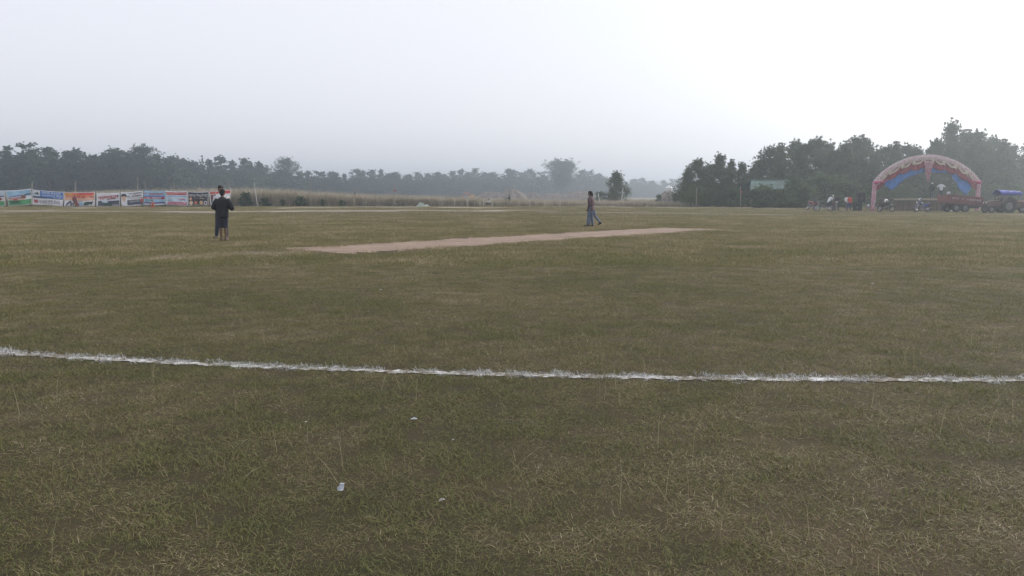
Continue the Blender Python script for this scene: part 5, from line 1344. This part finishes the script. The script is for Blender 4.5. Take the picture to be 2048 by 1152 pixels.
tr_ = empty('tractor', (t0.x, TRD, 0)); tag(tr_, 'dusty maroon tractor with blue canopy facing left', 'tractor')
k_ = TRD / F
wheel(tr_, (0, -0.55, 0.62), 0.62, 0.15, M_HUB, 'rear_wheel', 22); wheel(tr_, (0, 0.75, 0.62), 0.62, 0.15, M_HUB, 'rear_wheel', 22)
wheel(tr_, (-1.45, -0.42, 0.33), 0.33, 0.09, M_HUB, 'front_wheel'); wheel(tr_, (-1.45, 0.62, 0.33), 0.33, 0.09, M_HUB, 'front_wheel')
MB().prism([(-1.75, 0.62), (-1.78, 0.9), (-1.6, 1.02), (-0.55, 1.14), (-0.5, 0.62)], -0.2, 0.4).build('hood', MT, tr_, bevel=0.03)
MB().box((-1.775, 0.1, 0.78), (0.03, 0.4, 0.26)).build('grille', M_BLACKP, tr_)
for yy in (-0.1, 0.3): MB().ball((-1.79, yy, 0.88), (0.03, 0.06, 0.06), 10, 8).build('headlight', M_LENS, tr_, smooth=True)
MB().box((-0.75, 0.1, 0.5), (1.9, 0.42, 0.28)).box((0.05, 0.1, 0.6), (0.5, 0.7, 0.4)).build('transmission', M_TDARK, tr_, bevel=0.02)
MB().tube([(-1.45, -0.4, 0.36), (-1.45, 0.6, 0.36)], 0.05, 8).build('front_axle', M_TDARK, tr_); MB().tube([(0, -0.5, 0.62), (0, 0.7, 0.62)], 0.08, 8).build('rear_axle', M_TDARK, tr_)
MB().tube([(-1.05, -0.14, 1.06), (-1.05, -0.14, 1.62)], 0.03, 8).build('exhaust_pipe', M_BLACKP, tr_)
for yy in (-0.55, 0.75):
    g = MB(); g.loft([[(rr_ * math.cos(R(a)), yy + y2, 0.62 + rr_ * math.sin(R(a))) for rr_, y2 in ((0.70, -0.17), (0.73, 0), (0.70, 0.17), (0.68, 0))] for a in np.linspace(25, 155, 14)]); g.build('fender', MT, tr_, smooth=True)
MB().box((0.12, 0.1, 0.98), (0.42, 0.46, 0.1)).box((0.33, 0.1, 1.2), (0.09, 0.46, 0.42)).build('driver_seat', M_BLACKP, tr_, bevel=0.03)
s_ = MB().torus((0, 0, 0), 0.19, 0.018, 'Y', 20, 6); rm = Matrix.Rotation(R(62), 3, 'Z') @ Matrix.Rotation(R(0), 3, 'X'); s_.v = [tuple(Matrix.Rotation(R(60), 3, 'Y') @ Matrix.Rotation(R(90), 3, 'Z') @ Vector(v) + Vector((-0.34, 0.1, 1.28))) for v in s_.v]; s_.tube([(-0.34, 0.1, 1.28), (-0.52, 0.1, 1.05)], 0.02, 6); s_.build('steering_wheel', M_BLACKP, tr_, smooth=True)
cz = AT(0, 391, TRD).z
for xx in (-0.62, 0.85):
    for yy in (-0.45, 0.65): MB().tube([(xx * 0.8, yy * 0.9, 0.75), (xx, yy, cz + 0.05)], 0.025, 6).build('canopy_post', M_TDARK, tr_)
cn = MB(); nn = 16
vs = []
for j in range(9):
    for i in range(nn + 1):
        u, v = i / nn, j / 8; e = 4 * v * (1 - v)
        vs.append((-0.80 + 1.88 * u + 0.03 * math.sin(9 * v), -0.62 + 1.45 * v, cz + 0.16 + 0.34 * e * (1 - 0.35 * u) + 0.03 * math.sin(6 * u * 3.1) - (0.0 if 0 < j < 8 else 0.14)))
cn.add(vs, [(j * (nn + 1) + i, j * (nn + 1) + i + 1, (j + 1) * (nn + 1) + i + 1, (j + 1) * (nn + 1) + i) for j in range(8) for i in range(nn)])
co = cn.build('canopy', plain('canopy_blue', (0.05, 0.075, 0.36), 0.5, var=0.2, scale=2), tr_, smooth=True); md = co.modifiers.new('t', 'SOLIDIFY'); md.thickness = 0.02
vl = MB(); vl.loft([[(-0.80 + 1.88 * q, -0.63 - 0.02 * math.sin(q * 22), cz + 0.04), (-0.80 + 1.88 * q, -0.60 - 0.02 * math.sin(q * 22), cz + 0.04), (-0.80 + 1.88 * q, -0.60, cz + 0.30), (-0.80 + 1.88 * q, -0.63, cz + 0.30)] for q in np.linspace(0, 0.94, 24)]); vl.build('canopy_valance', plain('valance_blue', (0.045, 0.065, 0.34), 0.55, var=0.2), tr_, smooth=True)

# ------------------------------------------------------------------ green roofed shed
HD = 111.0; k_ = HD / F
hx0, hx1 = AT(1500, 380, HD).x, AT(1613, 380, HD).x; ez, rz_ = AT(0, 378, HD).z, AT(0, 361, HD + 2.4).z
shed = empty('shed', ((hx0 + hx1) / 2, HD, 0)); tag(shed, 'low shed with pale green metal roof among the trees', 'shed'); W_ = hx1 - hx0
M_GROOF = plain('green_sheet', (0.105, 0.175, 0.155), 0.65, var=0.35, scale=0.9, dirt=(0.085, 0.10, 0.08)); M_SHEDW = plain('shed_wall', (0.075, 0.065, 0.055), 0.9, var=0.3)
def slope(y0, z0, y1, z1, nm):
    mb = MB(); n = 90; vs = []
    for q, (yy, zz) in enumerate(((y0, z0), (y1, z1))):
        for i in range(n + 1): vs.append((-W_ / 2 + W_ * i / n + (0.8 if q else 0) * (1 - 2 * i / n), yy, zz + 0.03 * math.sin(i * math.pi / 2.0)))
    mb.add(vs, [(i, i + 1, n + 1 + i + 1, n + 1 + i) for i in range(n)]); o = mb.build(nm, M_GROOF, shed); md = o.modifiers.new('t', 'SOLIDIFY'); md.thickness = 0.01
slope(0, ez, 2.4, rz_, 'roof_sheet'); slope(4.8, ez, 2.4, rz_, 'roof_sheet')
MB().tube([(-W_ / 2 + 0.8, 2.4, rz_ + 0.03), (W_ / 2 - 0.8, 2.4, rz_ + 0.03)], 0.08, 8).build('ridge_cap', M_GROOF, shed)
MB().box((0, 2.4, ez / 2 - 0.02), (W_ - 1.6, 3.4, ez - 0.04)).build('wall', M_SHEDW, shed)
for sg in (-1, 1): MB().prism([(-1.8, ez - 0.05), (1.8, ez - 0.05), (0, rz_ - 0.1)], -0.05, 0.05).build('gable', M_SHEDW, shed, loc=(sg * (W_ / 2 - 0.95), 2.4, 0), rz=R(90))
MB().box((0.5, 0.585, 0.95), (0.85, 0.05, 1.9)).build('door', M_DARKWOOD, shed)
for xx in np.linspace(-W_ / 2 + 0.2, W_ / 2 - 0.2, 5): MB().tube([(xx, 0.12, 0), (xx, 0.12, ez)], 0.06, 8).build('porch_post', M_BAMBOO, shed)

# white tank on a brick stand
KD = 134.0; kp = AT(1337.5, 383, KD); k_ = KD / F
heap(1337.5, 382.6, KD, 74, 'low earth mound carrying the white tank at the far end', 9)
tk = empty('water_tank', (kp.x, KD, kp.z - 0.10)); tag(tk, 'white round shouldered water tank standing on a dark stand', 'water tank')
prof = [(0.46, 0.0), (0.50, 0.04), (0.50, 0.3), (0.515, 0.32), (0.50, 0.34), (0.50, 0.56), (0.515, 0.58), (0.50, 0.60), (0.47, 0.74), (0.36, 0.86), (0.20, 0.93), (0.17, 0.94)]
MB().loft([[(r_ * 1.08 * math.cos(t), r_ * 1.08 * math.sin(t), z) for t in [2 * math.pi * i / 28 for i in range(28)]] for r_, z in prof]).build('body', M_WHITEPL, tk, smooth=True)
MB().loft([[(r_ * math.cos(t), r_ * math.sin(t), z) for t in [2 * math.pi * i / 20 for i in range(20)]] for r_, z in ((0.19, 0.945), (0.19, 1.0), (0.12, 1.05), (0.03, 1.07))]).build('lid', M_WHITEPL, tk, smooth=True)
MB().tube([(0.5, -0.2, 0.08), (0.66, -0.25, 0.08), (0.66, -0.25, 0.0)], 0.035, 8).build('outlet_pipe', M_WHITEPL, tk)

# yellow digger beyond the heaps
ED = 330.0; ep = AT(941, 396, ED); ex = empty('excavator', (ep.x, ED, 0)); tag(ex, 'small yellow orange digger working behind the low pale sand heap', 'excavator')
M_DIG = plain('digger_yellow', (0.62, 0.30, 0.06), 0.5); M_DIGO = plain('digger_orange', (0.55, 0.16, 0.06), 0.5)
for yy in (-0.8, 0.8): MB().prism([(-1.5, 0.1), (-1.2, 0.0), (1.2, 0.0), (1.5, 0.1), (1.5, 0.6), (1.2, 0.75), (-1.2, 0.75), (-1.5, 0.6)], yy - 0.25, yy + 0.25).build('track', M_BLACKP, ex, bevel=0.05)
MB().box((0.4, 0, 1.25), (2.4, 2.0, 0.8)).box((1.2, 0, 1.75), (0.9, 1.8, 0.4)).build('house', M_DIG, ex, bevel=0.08)
MB().box((-0.35, -0.5, 1.9), (1.0, 0.9, 1.3)).build('cab', M_DIG, ex, bevel=0.08); MB().box((-0.4, -0.96, 2.05), (0.7, 0.03, 0.7)).build('window', M_BLACKP, ex)
MB().tube([(-0.5, 0.3, 1.5), (-1.6, 0.3, 3.0), (-2.4, 0.3, 2.9)], [0.24, 0.28, 0.18], 6).build('boom', M_DIGO, ex); MB().tube([(-2.4, 0.3, 2.9), (-2.8, 0.3, 1.5)], [0.18, 0.12], 6).build('stick', M_DIGO, ex)
MB().prism([(-3.2, 1.5), (-2.6, 1.6), (-2.5, 1.0), (-2.9, 0.8), (-3.3, 1.0)], -0.1, 0.7).build('bucket', M_DIGO, ex, bevel=0.03)

# ------------------------------------------------------------------ litter in the foreground
M_PAPER = plain('paper_white', (0.50, 0.52, 0.55), 0.7, var=0.1, scale=40)
q = G(682, 992); lt = empty('paper_box', (q.x, q.y, 0.03), R(-14)); lt.scale = (0.62,) * 3; tag(lt, 'small crushed white paper box lying in the near grass', 'paper box')
bxm = MB()
bxm.box((0, 0.012, 0.022), (0.040, 0.004, 0.040), Matrix.Rotation(R(-28), 3, 'X')).box((-0.019, -0.004, 0.014), (0.004, 0.030, 0.030), Matrix.Rotation(R(-10), 3, 'X')).box((0.002, -0.006, 0.006), (0.036, 0.034, 0.003))
bxm.build('box_body', M_PAPER, lt, bevel=0.001); MB().box((0.004, 0.018, 0.047), (0.034, 0.018, 0.003), Matrix.Rotation(R(18), 3, 'X')).build('flap', M_PAPER, lt)
def scrap(x, y, w, label, seed, mat, cat='scrap', zz=0.03):
    q = G(x, y); o = crumple('paper_scrap', (q.x, q.y, zz), w, w * 0.55, w * 0.28, mat, label, cat, seed, R(20 * seed)); o.modifiers[0].thickness = 0.0008
scrap(828, 850, 0.04, 'torn white paper scrap between the chalk line and the paper box', 1, M_PAPER)
scrap(884, 1016, 0.030, 'pale dry leaf right of the paper box', 2, plain('dry_leaf', (0.36, 0.33, 0.29), 0.8), 'leaf')
scrap(906, 893, 0.014, 'tiny white scrap below the torn paper scrap', 3, M_PAPER)
scrap(612, 856, 0.016, 'tiny pale scrap up left of the paper box', 4, M_PAPER)
scrap(762, 585, 0.05, 'white speck of litter on the middle field', 5, M_PAPER)
scrap(1745, 572, 0.05, 'white speck of litter at the right of the middle field', 6, M_PAPER)
scrap(1475, 848, 0.025, 'curled pale straw leaf below the chalk line at right', 7, plain('straw_leaf', (0.36, 0.31, 0.22), 0.8), 'leaf')
